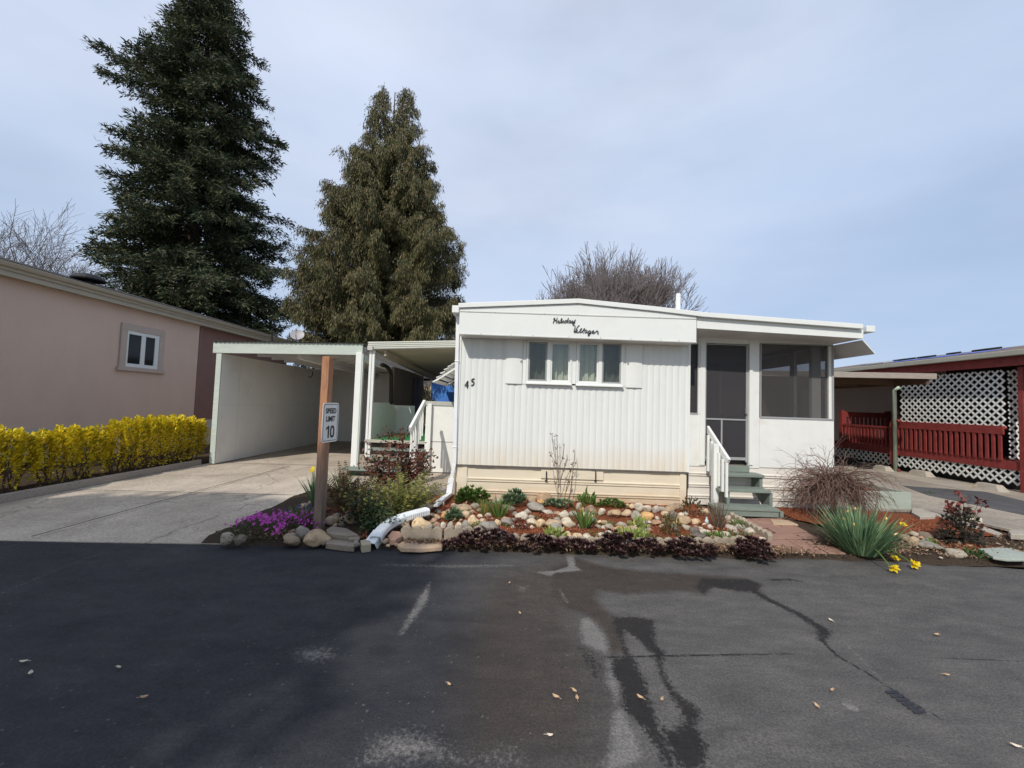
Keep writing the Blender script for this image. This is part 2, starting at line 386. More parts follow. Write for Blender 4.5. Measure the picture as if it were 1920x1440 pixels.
def road():
    xs = np.concatenate([np.linspace(-90, -6, 40)[:-1], np.arange(-6, 6, .022), np.linspace(6, 90, 40)])
    ys = np.concatenate([np.linspace(-4.2, 1.5, 12)[:-1], np.arange(1.5, 4.47, .018), [4.49, 4.56]])
    X, Y = np.meshgrid(xs, ys)
    jag = .03*np.sin(xs*2.1)+.02*np.sin(xs*6.3+1)+.012*np.sin(xs*15.)+.04*np.clip((xs-1)/2, 0, 1)-.10*np.clip((-2.5-xs)/2, 0, 1)
    k = np.clip((Y-3.6)/.9, 0, 1); Yd = Y+k*jag[None, :]
    Z = np.zeros_like(X)
    Z += .004*np.sin(X*1.3+.4)*np.sin(Y*1.1)
    Z[-1] -= .03
    V = np.stack([X, Yd, Z], -1).reshape(-1, 3); nx = len(xs); ny = len(ys)
    i = (np.arange(ny-1)[:, None]*nx+np.arange(nx-1)[None, :]).ravel()
    Fc = np.stack([i, i+1, i+nx+1, i+nx], 1)
    def cq(l): return [(900+a/2.38, 1040+b/2.38) for a, b in l]
    SF = .13
    brownband = dpoly(X, Yd, cq([(300, 60), (430, 15), (600, 58), (800, 78), (1000, 88), (1190, 105), (1255, 130), (1240, 160), (1190, 168), (1040, 146), (1000, 178), (900, 160), (780, 165), (650, 176), (525, 160), (530, 215), (590, 270), (640, 330), (640, 430), (590, 470), (565, 420), (545, 330), (470, 270), (400, 250), (300, 200)]), SF)
    wet = dpoly(X, Yd, cq([(985, 105), (1190, 110), (1255, 132), (1240, 160), (1190, 166), (1040, 144), (1000, 176), (960, 150)]), SF)
    wet = np.maximum(wet, dpoly(X, Yd, cq([(585, 278), (680, 276), (775, 290), (785, 400), (825, 440), (815, 500), (850, 580), (905, 640), (985, 700), (965, 770), (1015, 860), (1000, 960), (880, 960), (835, 850), (800, 770), (870, 785), (920, 745), (870, 660), (830, 600), (795, 520), (775, 450), (700, 375), (645, 335), (640, 395), (690, 470), (735, 560), (760, 650), (790, 740), (835, 850), (900, 960), (830, 960), (790, 860), (715, 765), (640, 690), (632, 590), (585, 520), (590, 470), (640, 460), (620, 380)]), SF))
    wet = np.maximum(wet, dline(X, Yd, [(1400, 1100, .045), (1440, 1124, .035), (1500, 1153, .035), (1545, 1182, .04), (1540, 1200, .025)], SF))
    wet = np.maximum(wet, dline(X, Yd, [(1445, 1088, .02), (1480, 1087, .024), (1505, 1091, .005)], SF))
    wet = np.maximum(wet, .8*dpoly(X, Yd, cq([(440, 400), (520, 440), (545, 480), (545, 560), (500, 560), (470, 500), (430, 440)]), .3))
    crk = dline(X, Yd, [(1540, 1200, .012), (1570, 1230, .011), (1630, 1264, .010), (1690, 1305, .009), (1760, 1345, .005), (1850, 1400, -.002)], SF)
    crk = np.maximum(crk, dline(X, Yd, [(1040, 1236, -.01), (1150, 1232, .008), (1300, 1229, .010), (1470, 1226, .006), (1600, 1229, -.02), (1780, 1234, .004), (1930, 1241, .004)], SF))
    crk = np.maximum(crk, dline(X, Yd, [(240, 1330, -.01), (420, 1300, .001), (700, 1285, -.012), (800, 1290, -.02)], SF))
    crk = np.maximum(crk, (dline(X, Yd, [(1665, 1295, .035), (1730, 1332, .045)], SF)-.5)*(np.sin(Yd*150+X*60) > -.1)*1.0+.5*0)
    brown = dpoly(X, Yd, [(900, 1085), (960, 1060), (1060, 1045), (1120, 1110), (1090, 1150), (1110, 1200), (1140, 1260), (1155, 1330), (1130, 1450), (860, 1450), (830, 1320), (860, 1180)], .45)
    light = dpoly(X, Yd, cq([(445, 280), (490, 278), (552, 340), (582, 400), (580, 452), (520, 432), (450, 402), (438, 330)]), SF)*.9
    light = np.maximum(light, .9*dpoly(X, Yd, cq([(560, 462), (600, 470), (632, 560), (635, 650), (600, 690), (585, 640), (548, 570)]), SF))
    light = np.maximum(light, 1.15*dpoly(X, Yd, cq([(600, 690), (642, 680), (662, 760), (700, 830), (722, 900), (660, 960), (556, 960), (580, 860), (590, 760)]), SF))
    light = np.maximum(light, .95*dpoly(X, Yd, cq([(380, 0), (420, 0), (430, 50), (462, 70), (340, 80), (315, 97), (238, 75), (330, 70), (392, 50)]), SF*.6))
    light = np.maximum(light, .9*dpoly(X, Yd, cq([(345, 152), (362, 154), (398, 216), (384, 218)]), SF*.5))
    light = np.maximum(light, .6*dpoly(X, Yd, cq([(140, 130), (230, 128), (250, 165), (190, 180), (140, 160)]), .2))
    light = np.maximum(light, dline(X, Yd, [(806, 1092, .02), (790, 1130, .06), (752, 1188, .03)], .12)*.8)
    light = np.maximum(light, dpoly(X, Yd, [(520, 1225), (570, 1203), (640, 1205), (655, 1228), (610, 1252), (550, 1252)], .35)*.7)
    light = np.maximum(light, dpoly(X, Yd, [(640, 1440), (680, 1372), (760, 1345), (830, 1360), (880, 1400), (980, 1380), (1010, 1460), (640, 1460)], .4)*.7)
    light = np.maximum(light, dpoly(X, Yd, [(200, 1440), (330, 1390), (480, 1385), (560, 1440)], .4)*.5)
    light = np.maximum(light, dline(X, Yd, [(120, 1064, .03), (350, 1070, .05), (500, 1074, .05), (610, 1062, .05), (640, 1040, .03)], .3)*.55)
    light = np.maximum(light, dline(X, Yd, [(720, 1060, .05), (860, 1062, .08), (960, 1060, .06)], .2)*.7)
    light = np.maximum(light, dline(X, Yd, [(238, 1018, .02), (120, 1062, .022), (-40, 1130, .022)], .05)*.6)
    light = np.maximum(light, dline(X, Yd, [(1590, 1318, .02), (1595, 1325, .05)], .08)*.8)
    light = np.maximum(light, dline(X, Yd, [(1562, 1190, .03), (1585, 1205, .03), (1640, 1262, .03), (1680, 1300, .02)], .06)*.55)
    brown = np.maximum(brown*.8, brownband*1.1)
    sealed_shaded = 1-np.clip((X+.45+.25*np.sin(Yd*2))/.9, 0, 1)
    o = npobj('road', V, Fc, None)
    ca = o.data.color_attributes.new('stain', 'FLOAT_COLOR', 'POINT')
    ca.data.foreach_set('color', np.stack([wet, light, brown, np.maximum(crk, 0)], -1).reshape(-1).astype(np.float32))
    cb = o.data.color_attributes.new('seal_shade', 'FLOAT_COLOR', 'POINT')
    cb.data.foreach_set('color', np.stack([sealed_shaded]*4, -1).reshape(-1).astype(np.float32))
    m, t, b = nt('asphalt')
    at = t.nodes.new('ShaderNodeAttribute'); at.attribute_name = 'stain'
    a2 = t.nodes.new('ShaderNodeAttribute'); a2.attribute_name = 'seal_shade'
    sp = t.nodes.new('ShaderNodeSeparateColor'); t.links.new(at.outputs['Color'], sp.inputs[0])
    co = t.nodes.new('ShaderNodeTexCoord').outputs['Object']
    fine = noise(t, 80, 3, .8, co); mid = noise(t, 14, 8, .85, co); rag = noise(t, 38, 6, .8, co); big = noise(t, 1.3, 6, .65, co, stretch=(1, 1.6, 1))
    def brk(sock, n, amt, lo, hi):       # attribute broken up by noise
        a = t.nodes.new('ShaderNodeMath'); a.operation = 'MULTIPLY_ADD'; a.inputs[1].default_value = amt; a.inputs[2].default_value = -amt/2
        t.links.new(n, a.inputs[0])
        c = t.nodes.new('ShaderNodeMath'); c.operation = 'ADD'; t.links.new(a.outputs[0], c.inputs[0]); t.links.new(sock, c.inputs[1])
        return ramp(t, c.outputs[0], [(lo, (0, 0, 0)), (hi, (1, 1, 1))])
    base = ramp(t, big, [(.3, (.082, .077, .073)), (.7, (.108, .102, .096))])
    base = mixc(t, a2.outputs['Fac'], base, ramp(t, big, [(.3, (.020, .021, .027)), (.7, (.040, .040, .044))]))  # left side darker and bluer: sealcoat plus the tree's shade painted in
    base = mixc(t, brk(sp.outputs[2], mid, .8, .2, .95), base, (.050, .039, .032))
    base = mixc(t, brk(sp.outputs[1], rag, 1.1, .44, .72), base, (.17, .16, .15))
    base = mixc(t, brk(sp.outputs[0], rag, 1.5, .40, .62), base, (.019, .0165, .016))
    base = mixc(t, brk(at.outputs['Alpha'], rag, .36, .46, .54), base, (.012, .012, .013))
    sk = ramp(t, fine, [(.30, (.60, .60, .60)), (.5, (.96, .96, .96)), (.70, (1.5, 1.47, 1.43))])
    base = mixc(t, 1., base, sk, 'MULTIPLY')
    base = mixc(t, 1., base, ramp(t, noise(t, 4.5, 7, .75, co, stretch=(.6, 1.4, 1)), [(.3, (.70, .71, .72)), (.5, (1, 1, 1)), (.72, (1.38, 1.35, 1.3))]), 'MULTIPLY')
    vo = t.nodes.new('ShaderNodeTexVoronoi'); vo.inputs['Scale'].default_value = 95; t.links.new(co, vo.inputs['Vector'])
    pk = ramp(t, vo.outputs['Color'], [(.93, (0, 0, 0)), (.95, (.45, .45, .45))])
    base = mixc(t, pk, base, (.17, .155, .135))
    t.links.new(base, b.inputs['Base Color']); b.inputs['Specular IOR Level'].default_value = .3
    t.links.new(ramp(t, mid, [(.3, (.62, .62, .62)), (.7, (.88, .88, .88))]), b.inputs['Roughness'])
    bump(t, b, fine, .6, .012)
    o.data.materials.append(m); tag(o, kind='structure')
road()

tm_ = MB()
for k in range(6):                       # rubber tread print left across the crack
    cx_, cy_ = 1672+k*10.2, 1297+k*7.4
    tm_.add([tuple(G(cx_+a, cy_+b, .007)) for a, b in ((-13, -2.2), (10, -3.0), (15, 2.2), (-8, 3.2))], [(0, 3, 2, 1)])
tag(obj('tyre_print', tm_, mat('tread_rubber', (.030, .031, .042), .7, .3, 30)), kind='structure')
def bedz(x, y):
    t = min(max((y-4.5)/1.9, 0), 1)
    return .045+(.048 if x < 2.9 else .016)*t+.02*math.sin(pi*min(1, max(0, (y-4.5)/1.9)))*(1 if -1 < x < 2.9 else .2)
def gp(px, py, dz=0.):
    z = .06
    for _ in range(6): p = G(px, py, z+dz); z = bedz(p[0], p[1])
    return np.array([p[0], p[1], z+dz])
# left driveway: concrete apron that ramps down to the road
def driveway():
    pts = [(-6.75, 4.20), (-5.2, 4.24), (-3.6, 4.33), (-2.95, 4.36), (-3.05, 5.4), (-3.2, 6.5), (-2.4, 6.75), (-1.5, 6.62), (-.92, 6.4), (-.92, 17), (-6.75, 17)]
    mb = MB(); mb.prism([(x, y, -.04) for x, y in pts], (0, 0, .075))
    v = [np.array(p) for p in mb.v]
    for p in v:
        if p[1] < 4.5 and p[2] > 0: p[2] = .006
    mb.v = [tuple(p) for p in v]
    tag(obj('driveway', mb, DRIVE), kind='structure')
driveway()
jm = MB()
for (a, b) in (((-6.7, 6.35), (-3.2, 6.5)), ((-6.7, 9.3), (-3.4, 9.45)), ((-4.9, 4.3), (-4.9, 9.2))):
    jm.bar((*a, .0355), (*b, .0355), .014, .003)
tag(obj('driveway_joint', jm, mat('joint_dark', (.07, .06, .05), .9, .2, 8)), kind='structure')
# beds: height field of mulch
def bed(name, x0, x1, y0, y1, m, front, st=.05, clip=None):
    xs = np.arange(x0, x1+.001, st); ys = np.arange(y0, y1+.001, st); V = []
    for y in ys:
        for x in xs:
            f = front(x); yy = f+(y-y0)/(y1-y0)*(y1-f)
            e = min(1, (yy-f)/.12)
            V.append((x, yy, bedz(x, yy)*e-.012*(1-e)+.012*math.sin(x*7+1.3)*math.sin(yy*8)*e+random.uniform(-.006, .006)*e))
    nx = len(xs); ny = len(ys)
    i = (np.arange(ny-1)[:, None]*nx+np.arange(nx-1)[None, :]).ravel()
    return tag(npobj(name, V, np.stack([i, i+1, i+nx+1, i+nx], 1), m, smooth=True), kind='structure')
bed('garden_bed', -3.2, -1.2, 4.3, 6.62, SOIL, lambda x: 4.42+.03*x)
bed('garden_bed', -1.2, 3.0, 4.3, 4.86, SOIL, lambda x: 4.42+.03*x)
bed('garden_bed', -1.2, 3.0, 4.3, 6.62, MULCH, lambda x: 4.70+.03*x)
bed('garden_bed', 3.0, 3.75, 4.3, 6.62, SOIL, lambda x: 4.42+.03*x)
bed('flower_bed', 3.6, 6.6, 4.4, 6.69, SOIL, lambda x: 4.56+.02*math.sin(x*5))
bed('flower_bed', 6.6, 10.2, 4.4, 5.5, SOIL, lambda x: 4.56+.02*math.sin(x*5))
mm = MB()
mm.add([(x, y, bedz(x, y)+.022) for x, y in ((4.0, 6.6), (3.95, 5.9), (4.3, 5.45), (4.9, 5.35), (5.6, 5.3), (6.2, 5.45), (6.55, 5.95), (6.4, 6.4), (5.5, 6.62))], [tuple(range(9))])
tag(obj('mulch_patch', mm, MULCH), kind='structure')
sheet('neighbour_yard', [(5.15, 6.69), (6.6, 6.69), (6.6, 19), (5.15, 19)], .085, DRIVER)
sheet('driveway_right', [(6.6, 6.5), (6.68, 5.9), (6.75, 5.5), (16, 5.4), (16, 18), (6.6, 18)], .09, DRIVER)
sheet('asphalt_strip', [(8.05, 5.7), (9.1, 5.7), (9.25, 7.4), (9.6, 8.6), (8.3, 9.0), (7.85, 8.0)], .096, OLDASPH)
sheet('concrete_strip', [(9.35, 8.75), (10.1, 8.65), (9.95, 13), (9.25, 13)], .098, PALECONC)
# hedge bed and its kerb board
hb = MB(); hb.box(-9.4, -6.84, 3.5, 12, -.03, .06)
tag(obj('hedge_bed', hb, SOIL), kind='structure')
kb = MB(); kb.bar((-6.80, 3.8, .06), (-6.80, 9.08, .06), .07, .13)
tag(obj('edging_board', kb, GREYWOOD, bevel=.008, loc=(-6.8, 5, 0)), 'weathered timber edging board along the foot of the yellow hedge', 'edging')

# brick coloured paver path
def path():
    mb = MB(); a = gp(1345, 972); b = gp(1462, 970); c = gp(1588, 1041); d = gp(1452, 1036)
    PAV = mat('terracotta_paver', (.31, .18, .135), .8, .22, 5, .3, 60, dirt=(.24, .15, .11))
    NU, NV = 2, 6
    for i in range(NV):
        off = .5 if i % 2 else 0
        for j in range(-1, NU+1):
            u0, u1 = max(0, (j+off)/NU), min(1, (j+1+off)/NU)
            if u1-u0 < .05: continue
            v0, v1 = i/NV, (i+1)/NV
            q = []
            for u, v in ((u0+.008, v0+.006), (u1-.008, v0+.006), (u1-.008, v1-.006), (u0+.008, v1-.006)):
                p = (a*(1-u)+b*u)*(1-v)+(d*(1-u)+c*u)*v; q.append((p[0], p[1], .0))
            dz = random.uniform(-.004, .004)
            pc4 = [(a*(1-u)+b*u)*(1-v)+(d*(1-u)+c*u)*v for u, v in ((u0, v0), (u1, v1))]; mb.prism(q, (0, 0, bedz(3.5, (pc4[0][1]+pc4[1][1])/2)+.012+dz))
    tag(obj('path', mb, PAV, bevel=.005), kind='structure')
    bs = MB(); bs.prism([(p[0], p[1], -.02) for p in (a, b, c, d)], (0, 0, .07)); tag(obj('path_base', bs, SOIL), kind='structure')
path()
lp = MB()
for k, (y0, y1) in enumerate(((4.95, 5.35), (5.37, 5.8), (5.82, 6.3), (6.32, 6.6))):
    lp.box(-3.02+.03*k*0-.02*k, -2.62-.03*k, y0, y1, -.02, .05+.004*(k % 2))
tag(obj('paving_strip', lp, FLAGG, bevel=.008), kind='structure')

# ------------------------------------------------------------------ white mobile home
YF, YE, YP = 6.45, 6.13, 6.70
home = thing('mobile_home', 'white corrugated metal mobile home with a screened porch and beige skirting', 'mobile home', (0.9, 6.45, 0))
XL, XR = -.878, 2.688
ZB, ZT = .60, 2.60
W0 = rect(984, 637, 1169, 723, YF)
def corr(mb, x0, x1, z0, z1, y=YF, amp=.010, per=.0975, step=.0975/9):
    n = max(2, int((x1-x0)/step)); xs = np.linspace(x0, x1, n+1)
    pr = [(x, y-amp*abs(math.sin(pi*(x-XL)/per))**.55) for x in xs]
    V = [(x, yy, z0) for x, yy in pr]+[(x, yy, z1) for x, yy in pr]; m = n+1
    mb.add(V, [(i, i+1, m+i+1, m+i) for i in range(n)])
w = MB(); wx0, wx1, wz0, wz1 = W0[0]-.01, W0[1]+.01, W0[2], W0[3]
corr(w, XL, XR, ZB, wz0); corr(w, XL, wx0, wz0, ZT); corr(w, wx1, XR, wz0, ZT); corr(w, wx0, wx1, wz1, ZT)
w.box(XL, XL+.02, YF+.004, 18, ZB, 2.9); w.box(XR-.02, XR, YF+.004, 18, .1, 2.9); w.box(XL, XR, 17.9, 17.95, .1, 2.9)
obj('wall', w, CORR, home)
tr = MB(); tr.box(XL-.012, XL+.022, YF-.022, YF+.01, ZB, ZT); obj('corner_trim', tr, WHITEMETAL, home, bevel=.003); tr = MB(); tr.box(XR-.022, XR+.012, YF-.022, YF+.01, ZB-.01, ZT)
obj('corner_trim', tr, WHITEMETAL, home, bevel=.003)
# roof and its edge band
YR = 6.10
top = [A(859.5, 568, YR), A(1085, 559.5, YR), A(1232, 574.5, YR), A(1320, 585, YR), A(1619, 607.5, YR)]
TX = [p[0] for p in top]; TZ = [p[2] for p in top]
def roofz(x): return float(np.interp(x, TX, TZ))
rf = MB(); th = .07
poly = [(p[0], YR, p[2]) for p in top]+[(p[0], YR, p[2]-th) for p in top[::-1]]
rf.prism(poly, (0, 12, 0)); obj('roof', rf, WHITEMETAL, home, bevel=.006)
hd = MB(); ex0, ex1 = A(861, 605, YE)[0], A(1306, 618, YE)[0]; zb0, zb1 = A(861, 627, YE)[2], A(1306, 643, YE)[2]
poly = [(ex0, YE, zb0), (ex1, YE, zb1)]+[(x, YE, roofz(x)-th-.004) for x in (ex1, TX[2], TX[1], ex0)]
hd.prism(poly, (0, YF-YE+.012, 0)); eb = obj('header_panel', hd, WHITEMETAL, home, bevel=.004)
sm = MB()
for (xa, ya, xb, yb) in ((861, 583.5, 1306, 598),):
    pa, pb = A(xa, ya, YE-.004), A(xb, yb, YE-.004); sm.bar(pa, pb, .006, .012)
pa, pb = A(861, 626, YE-.004), A(1306, 642, YE-.004); sm.bar(pa, pb, .008, .012)
obj('seam_trim', sm, mat('seam_dull_white', (.55, .55, .52), .5, .05, 4), eb)  # seam strips in a duller white than the panel
sc = MB()
for px, py in ((880, 584.5), (929, 585.6), (1021, 588), (1083, 589.6), (1153, 593), (1237, 595), (902, 625.8), (958, 628), (999, 629), (1067, 631.5), (1126, 633), (1183, 635.5), (1239, 637.5), (1273, 638.5), (1153, 577.5), (1083, 571)):
    p = A(px, py, YE-.003); sc = MB(); sc.box(p[0]-.005, p[0]+.005, p[1]-.006, p[1], p[2]-.005, p[2]+.005); obj('screw', sc, GREYMETAL, eb)
# lettering, built as strokes of bent wire
STR = [[(280, 300), (310, 262), (332, 255), (305, 330), (270, 410)], [(402, 250), (372, 320), (358, 398), (385, 405)], [(302, 338), (372, 322)],
 [(458, 350), (430, 334), (404, 362), (412, 395), (440, 402), (462, 372), (458, 350)], [(440, 402), (475, 400), (515, 365), (546, 292), (538, 262), (514, 290), (499, 350), (506, 395), (535, 402)],
 [(535, 402), (592, 318), (578, 365), (580, 398), (606, 402)], [(682, 334), (650, 325), (615, 360), (620, 398), (652, 402), (692, 345), (737, 255)], [(737, 255), (704, 345), (696, 394), (724, 402)],
 [(802, 336), (770, 325), (738, 360), (746, 397), (778, 402), (818, 338)], [(818, 338), (800, 382), (808, 402), (836, 396)], [(836, 396), (874, 306), (856, 360), (866, 387), (895, 378), (947, 304)],
 [(947, 304), (915, 375), (882, 442), (856, 442), (866, 408), (936, 404)], [(856, 442), (872, 472), (926, 486), (940, 522), (914, 600), (896, 682)], [(896, 682), (924, 684), (982, 560), (1030, 492), (1066, 480)],
 [(924, 684), (960, 692), (1014, 586), (988, 640), (978, 686), (1012, 692)], [(1012, 692), (1062, 668), (1120, 602), (1136, 562), (1108, 574), (1072, 640), (1074, 688), (1104, 692)],
 [(1104, 692), (1152, 660), (1212, 600), (1228, 566), (1198, 580), (1166, 640), (1166, 694), (1192, 702)], [(1284, 622), (1250, 615), (1218, 652), (1226, 696), (1258, 702), (1302, 634)], [(1302, 634), (1278, 690), (1302, 706), (1330, 700)],
 [(1392, 650), (1360, 630), (1328, 666), (1336, 706), (1368, 710), (1412, 642)], [(1412, 642), (1382, 730), (1346, 796), (1314, 786), (1330, 740), (1422, 704)],
 [(1430, 704), (1490, 674), (1502, 640), (1474, 630), (1440, 670), (1456, 718), (1494, 716), (1530, 694)], [(1530, 694), (1604, 622), (1592, 660), (1638, 662), (1600, 708), (1612, 738), (1640, 722)]]
lt = MB()
def smoothline(p, k=3):
    p = [np.array(q, float) for q in p]
    for _ in range(2):
        q = [p[0]]
        for a, b in zip(p[:-1], p[1:]): q += [a*.75+b*.25, a*.25+b*.75]
        p = q+[p[-1]]
    return p
for st in STR:
    lt.tube([A(1020+x/16, 580+y/16, YE-.011) for x, y in smoothline(st)], .0050, 6)
obj('lettering', lt, LETTER, home)
for dig, cx, cy, strokes in (('4', 875, 721, [[(2, -6), (-3.2, 2.2), (3, 1.2)], [(1.8, -6), (1.0, 6)]]), ('5', 886, 716.5, [[(3.2, -5.6), (-1, -4.8), (-1.6, -.8), (1.6, -1.2), (2.6, 1.6), (1, 4.6), (-2.4, 5.2)]])):
    m = MB()
    for s_ in strokes: m.tube([A(cx+x*1.15, cy+y*1.15, YF-.02) for x, y in (s_ if dig == '4' else smoothline(s_))], .0085, 6)
    obj('house_number', m, LETTER, home)
# windows
def window(x0, y0, x1, y1, panes, slider):
    f = MB(); X0, X1, Z0, Z1 = rect(x0, y0, x1, y1, YF); d0, d1 = YF-.035, YF+.05
    t = .030
    f.box(X0, X1, d0, d1, Z1-t, Z1); f.box(X0, X1, d0, d1, Z0, Z0+t*1.2)
    f.box(X0, X0+t, d0, d1, Z0+t*1.2, Z1-t); f.box(X1-t, X1, d0, d1, Z0+t*1.2, Z1-t)
    xm = A((panes[0][1]+panes[1][0])/2, (y0+y1)/2, YF)[0]
    f.box(xm-.028, xm+.028, d0+.006, d1, Z0+t*1.2, Z1-t)
    wf = obj('window', f, WHITEMETAL, home, bevel=.003)
    for i, (pa, pb) in enumerate(panes):
        a, b = (X0+t, xm-.028) if i == 0 else (xm+.028, X1-t)
        s_ = MB(); k = .024; e0, e1 = (YF-.022, YF+.0) if i == slider else (YF-.012, YF+.012)
        za, zb = Z0+t*1.2, Z1-t
        s_.box(a, b, e0, e1, zb-k, zb); s_.box(a, b, e0, e1, za, za+k); s_.box(a, a+k, e0, e1, za+k, zb-k); s_.box(b-k, b, e0, e1, za+k, zb-k)
        obj('sash', s_, GREYMETAL if i == slider else WHITEMETAL, wf, bevel=.002)
        p = MB(); p.box(a+k, b-k, e0+.008, e0+.012, za+k, zb-k); obj('pane', p, GLASSD if i == slider else GLASS, wf)
    # folds of curtain behind the glass
    c = MB(); n = 70; V = []
    for k in range(n+1):
        x = X0+(X1-X0)*k/n; yy = YF+.17+.030*math.sin(k*.62+x0)+.016*math.sin(k*1.37+1)
        V += [(x, yy, Z0-.02), (x, yy, Z1)]
    c.add(V, [(2*k, 2*k+2, 2*k+3, 2*k+1) for k in range(n)]); obj('curtain', c, CURTAIN, wf, smooth=True)
    sl = MB(); sl.box(X0-.004, X1+.004, YF-.07, YF-.0, Z0-.018, Z0-.001); obj('sill', sl, WHITEMETAL, wf, bevel=.002)
window(987, 638.7, 1072, 719.5, ((993.7, 1025.6), (1032.5, 1064.4)), 0)
window(1080, 641, 1167.5, 723, ((1090, 1122), (1128, 1160)), 1)
for q4 in ((1072.3, 640, 1079.7, 720), (980.5, 638, 986.6, 720), (1168, 643, 1172, 724)): fl = MB(); pbox(fl, *q4, YF, -.017, .0); obj('window_flashing', fl, WHITEMETAL, home)
box_in = MB(); X0, X1, Z0, Z1 = W0
box_in.add([(X0-.1, YF+.5, Z0-.1), (X1+.1, YF+.5, Z0-.1), (X1+.1, YF+.5, Z1+.1), (X0-.1, YF+.5, Z1+.1), (X0-.1, YF+.02, Z0-.1), (X1+.1, YF+.02, Z0-.1), (X1+.1, YF+.02, Z1+.1), (X0-.1, YF+.02, Z1+.1)],
           [(0, 1, 2, 3), (0, 4, 5, 1), (3, 2, 6, 7), (0, 3, 7, 4), (1, 5, 6, 2)])
obj('room_lining', box_in, INTERIOR, home)
for (x0, y0, x1, y1) in ((948.5, 634, 979.5, 719.5), (1172.5, 643, 1203.5, 727)):
    s_ = MB(); X0, X1, Z0, Z1 = rect(x0, y0, x1, y1, YF); n = 8
    V = []
    for k in range(n+1):
        x = X0+(X1-X0)*k/n; V += [(x, YF-.024-.012*math.sin(pi*k/n), Z0), (x, YF-.024-.012*math.sin(pi*k/n), Z1), (x, YF-.014, Z0), (x, YF-.014, Z1)]
    Fq = []
    for k in range(n): b = 4*k; Fq += [(b, b+4, b+5, b+1), (b+2, b, b+4, b+6)]
    s_.add(V, Fq); sh = obj('shutter', s_, WHITE, home)
    cl = MB(); q = A(x1-2.5 if x0 < 1000 else x0+5, 677 if x0 < 1000 else 681, YF-.03); cl.box(q[0]-.012, q[0]+.012, q[1]-.012, q[1]+.01, q[2]-.014, q[2]+.014)
    obj('latch', cl, GREYMETAL, sh)
# skirting: sheet profile with ribs
def skirt(mb, x0, x1, z0, z1, y, ribs):
    pr = [(y, z1)]
    for rz in ribs:
        pr += [(y, rz+.034), (y-.016, rz+.026), (y-.016, rz+.012), (y+.004, rz+.006), (y+.004, rz), (y-.016, rz-.006), (y-.016, rz-.02), (y, rz-.026)]
    pr += [(y, z0)]; mb.strip(pr, x0, x1)
ribs = (A(1000, 903, YF)[2], A(1000, 925, YF)[2])
sk = MB(); sx0 = A(871, 900, YF)[0]; sx1 = A(1279, 905, YF)[0]
acc0, acc1 = A(1014, 890, YF)[0], A(1131, 895, YF)[0]
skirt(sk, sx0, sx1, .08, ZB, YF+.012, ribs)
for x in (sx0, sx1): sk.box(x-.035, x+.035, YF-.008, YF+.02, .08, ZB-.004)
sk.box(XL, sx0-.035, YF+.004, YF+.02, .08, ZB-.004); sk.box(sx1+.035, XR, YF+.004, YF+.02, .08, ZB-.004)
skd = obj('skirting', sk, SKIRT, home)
ap = MB(); z0, z1 = A(1072, 902, YF)[2]+.03, A(1072, 877, YF)[2]; ap.box(acc0, acc1, YF-.014, YF+.004, z0, z1-.01)
app = obj('access_panel', ap, SKIRT, skd, bevel=.003)
for px in (1024.5, 1117):
    hnd = MB(); a, b = A(px, 884, YF-.03), A(px, 901, YF-.03)
    hnd.tube([a+(0, .03, 0), a, b, b+(0, .03, 0)], .009, 6); hnd.box(b[0]-.02, b[0]+.012, YF-.035, YF-.012, b[2]-.012, b[2]+.006)
    obj('handle', hnd, BLACK, skd)
sm = MB()
for k in range(12):                         # wavy drip edge under the wall
    xa, xb = XL+(XR-XL)*k/12, XL+(XR-XL)*(k+1)/12
    sm.box(xa, xb, YF-.03, YF+.01, ZB-.016-.006*(k % 3 == 1), ZB+.002)
obj('drip_edge', sm, mat('drip_dark', (.12, .11, .10), .5, .2, 5), home)
# porch
pw = MB(); PT = .07
pz_floor = .70
def pp(x0, y0, x1, y1): pbox(pw, x0, y0, x1, y1, YP, 0, PT)
pp(1289, 776, 1322, 874)
pp(1309, 628, 1322, 776); pp(1289, 628, 1309, 645); pp(1322, 628, 1404, 644); pp(1404, 628, 1424, 878); pp(1424, 785.5, 1564, 879); pp(1424, 628, 1562, 645)
pxr = A(1563, 760, YP)[0]
zs = A(1500, 785, YP)[2]; zt = A(1500, 646, YP)[2]; zbot = A(1500, 879, YP)[2]
pw.box(pxr-.07, pxr, YP+.002, YP+.09, zs, zt+.06)                    # corner post
pw.box(pxr-.07, pxr, YP+PT+.002, 10.4, zbot, zs)                       # side wall, lower
for yy in (7.55, 9.1, 10.3): pw.box(pxr-.065, pxr-.005, yy, yy+.12, zs, zt+.06)
pw.box(pxr-.07, pxr, YP+PT+.002, 10.4, zt, zt+.15)
obj('porch_wall', pw, WHITE2, home, bevel=.004)
pin = MB(); pin.box(XR+.01, pxr-.08, YP+.09, 10.35, pz_floor-.05, pz_floor); obj('porch_floor', pin, INTTAN, home)
pin = MB(); pin.box(XR+.01, pxr-.08, 10.28, 10.33, pz_floor, zt+.1); pin.box(XR+.003, XR+.02, YP+.1, 10.27, pz_floor, zt+.1); obj('porch_lining', pin, INTTAN, home)
pin = MB(); pin.box(3.35, 4.1, 10.24, 10.278, pz_floor, 2.45); obj('inner_door', pin, mat('inner_door_tan', (.15, .125, .11), .7, .1, 3), home)
sc_ = MB(); X0, X1, Z0, Z1 = rect(1425, 645, 1562, 785, YP); sc_.box(X0, pxr-.072, YP+.03, YP+.034, Z0, Z1); scw = obj('screen_window', sc_, SCREEN, home)
fr = MB(); t = .018
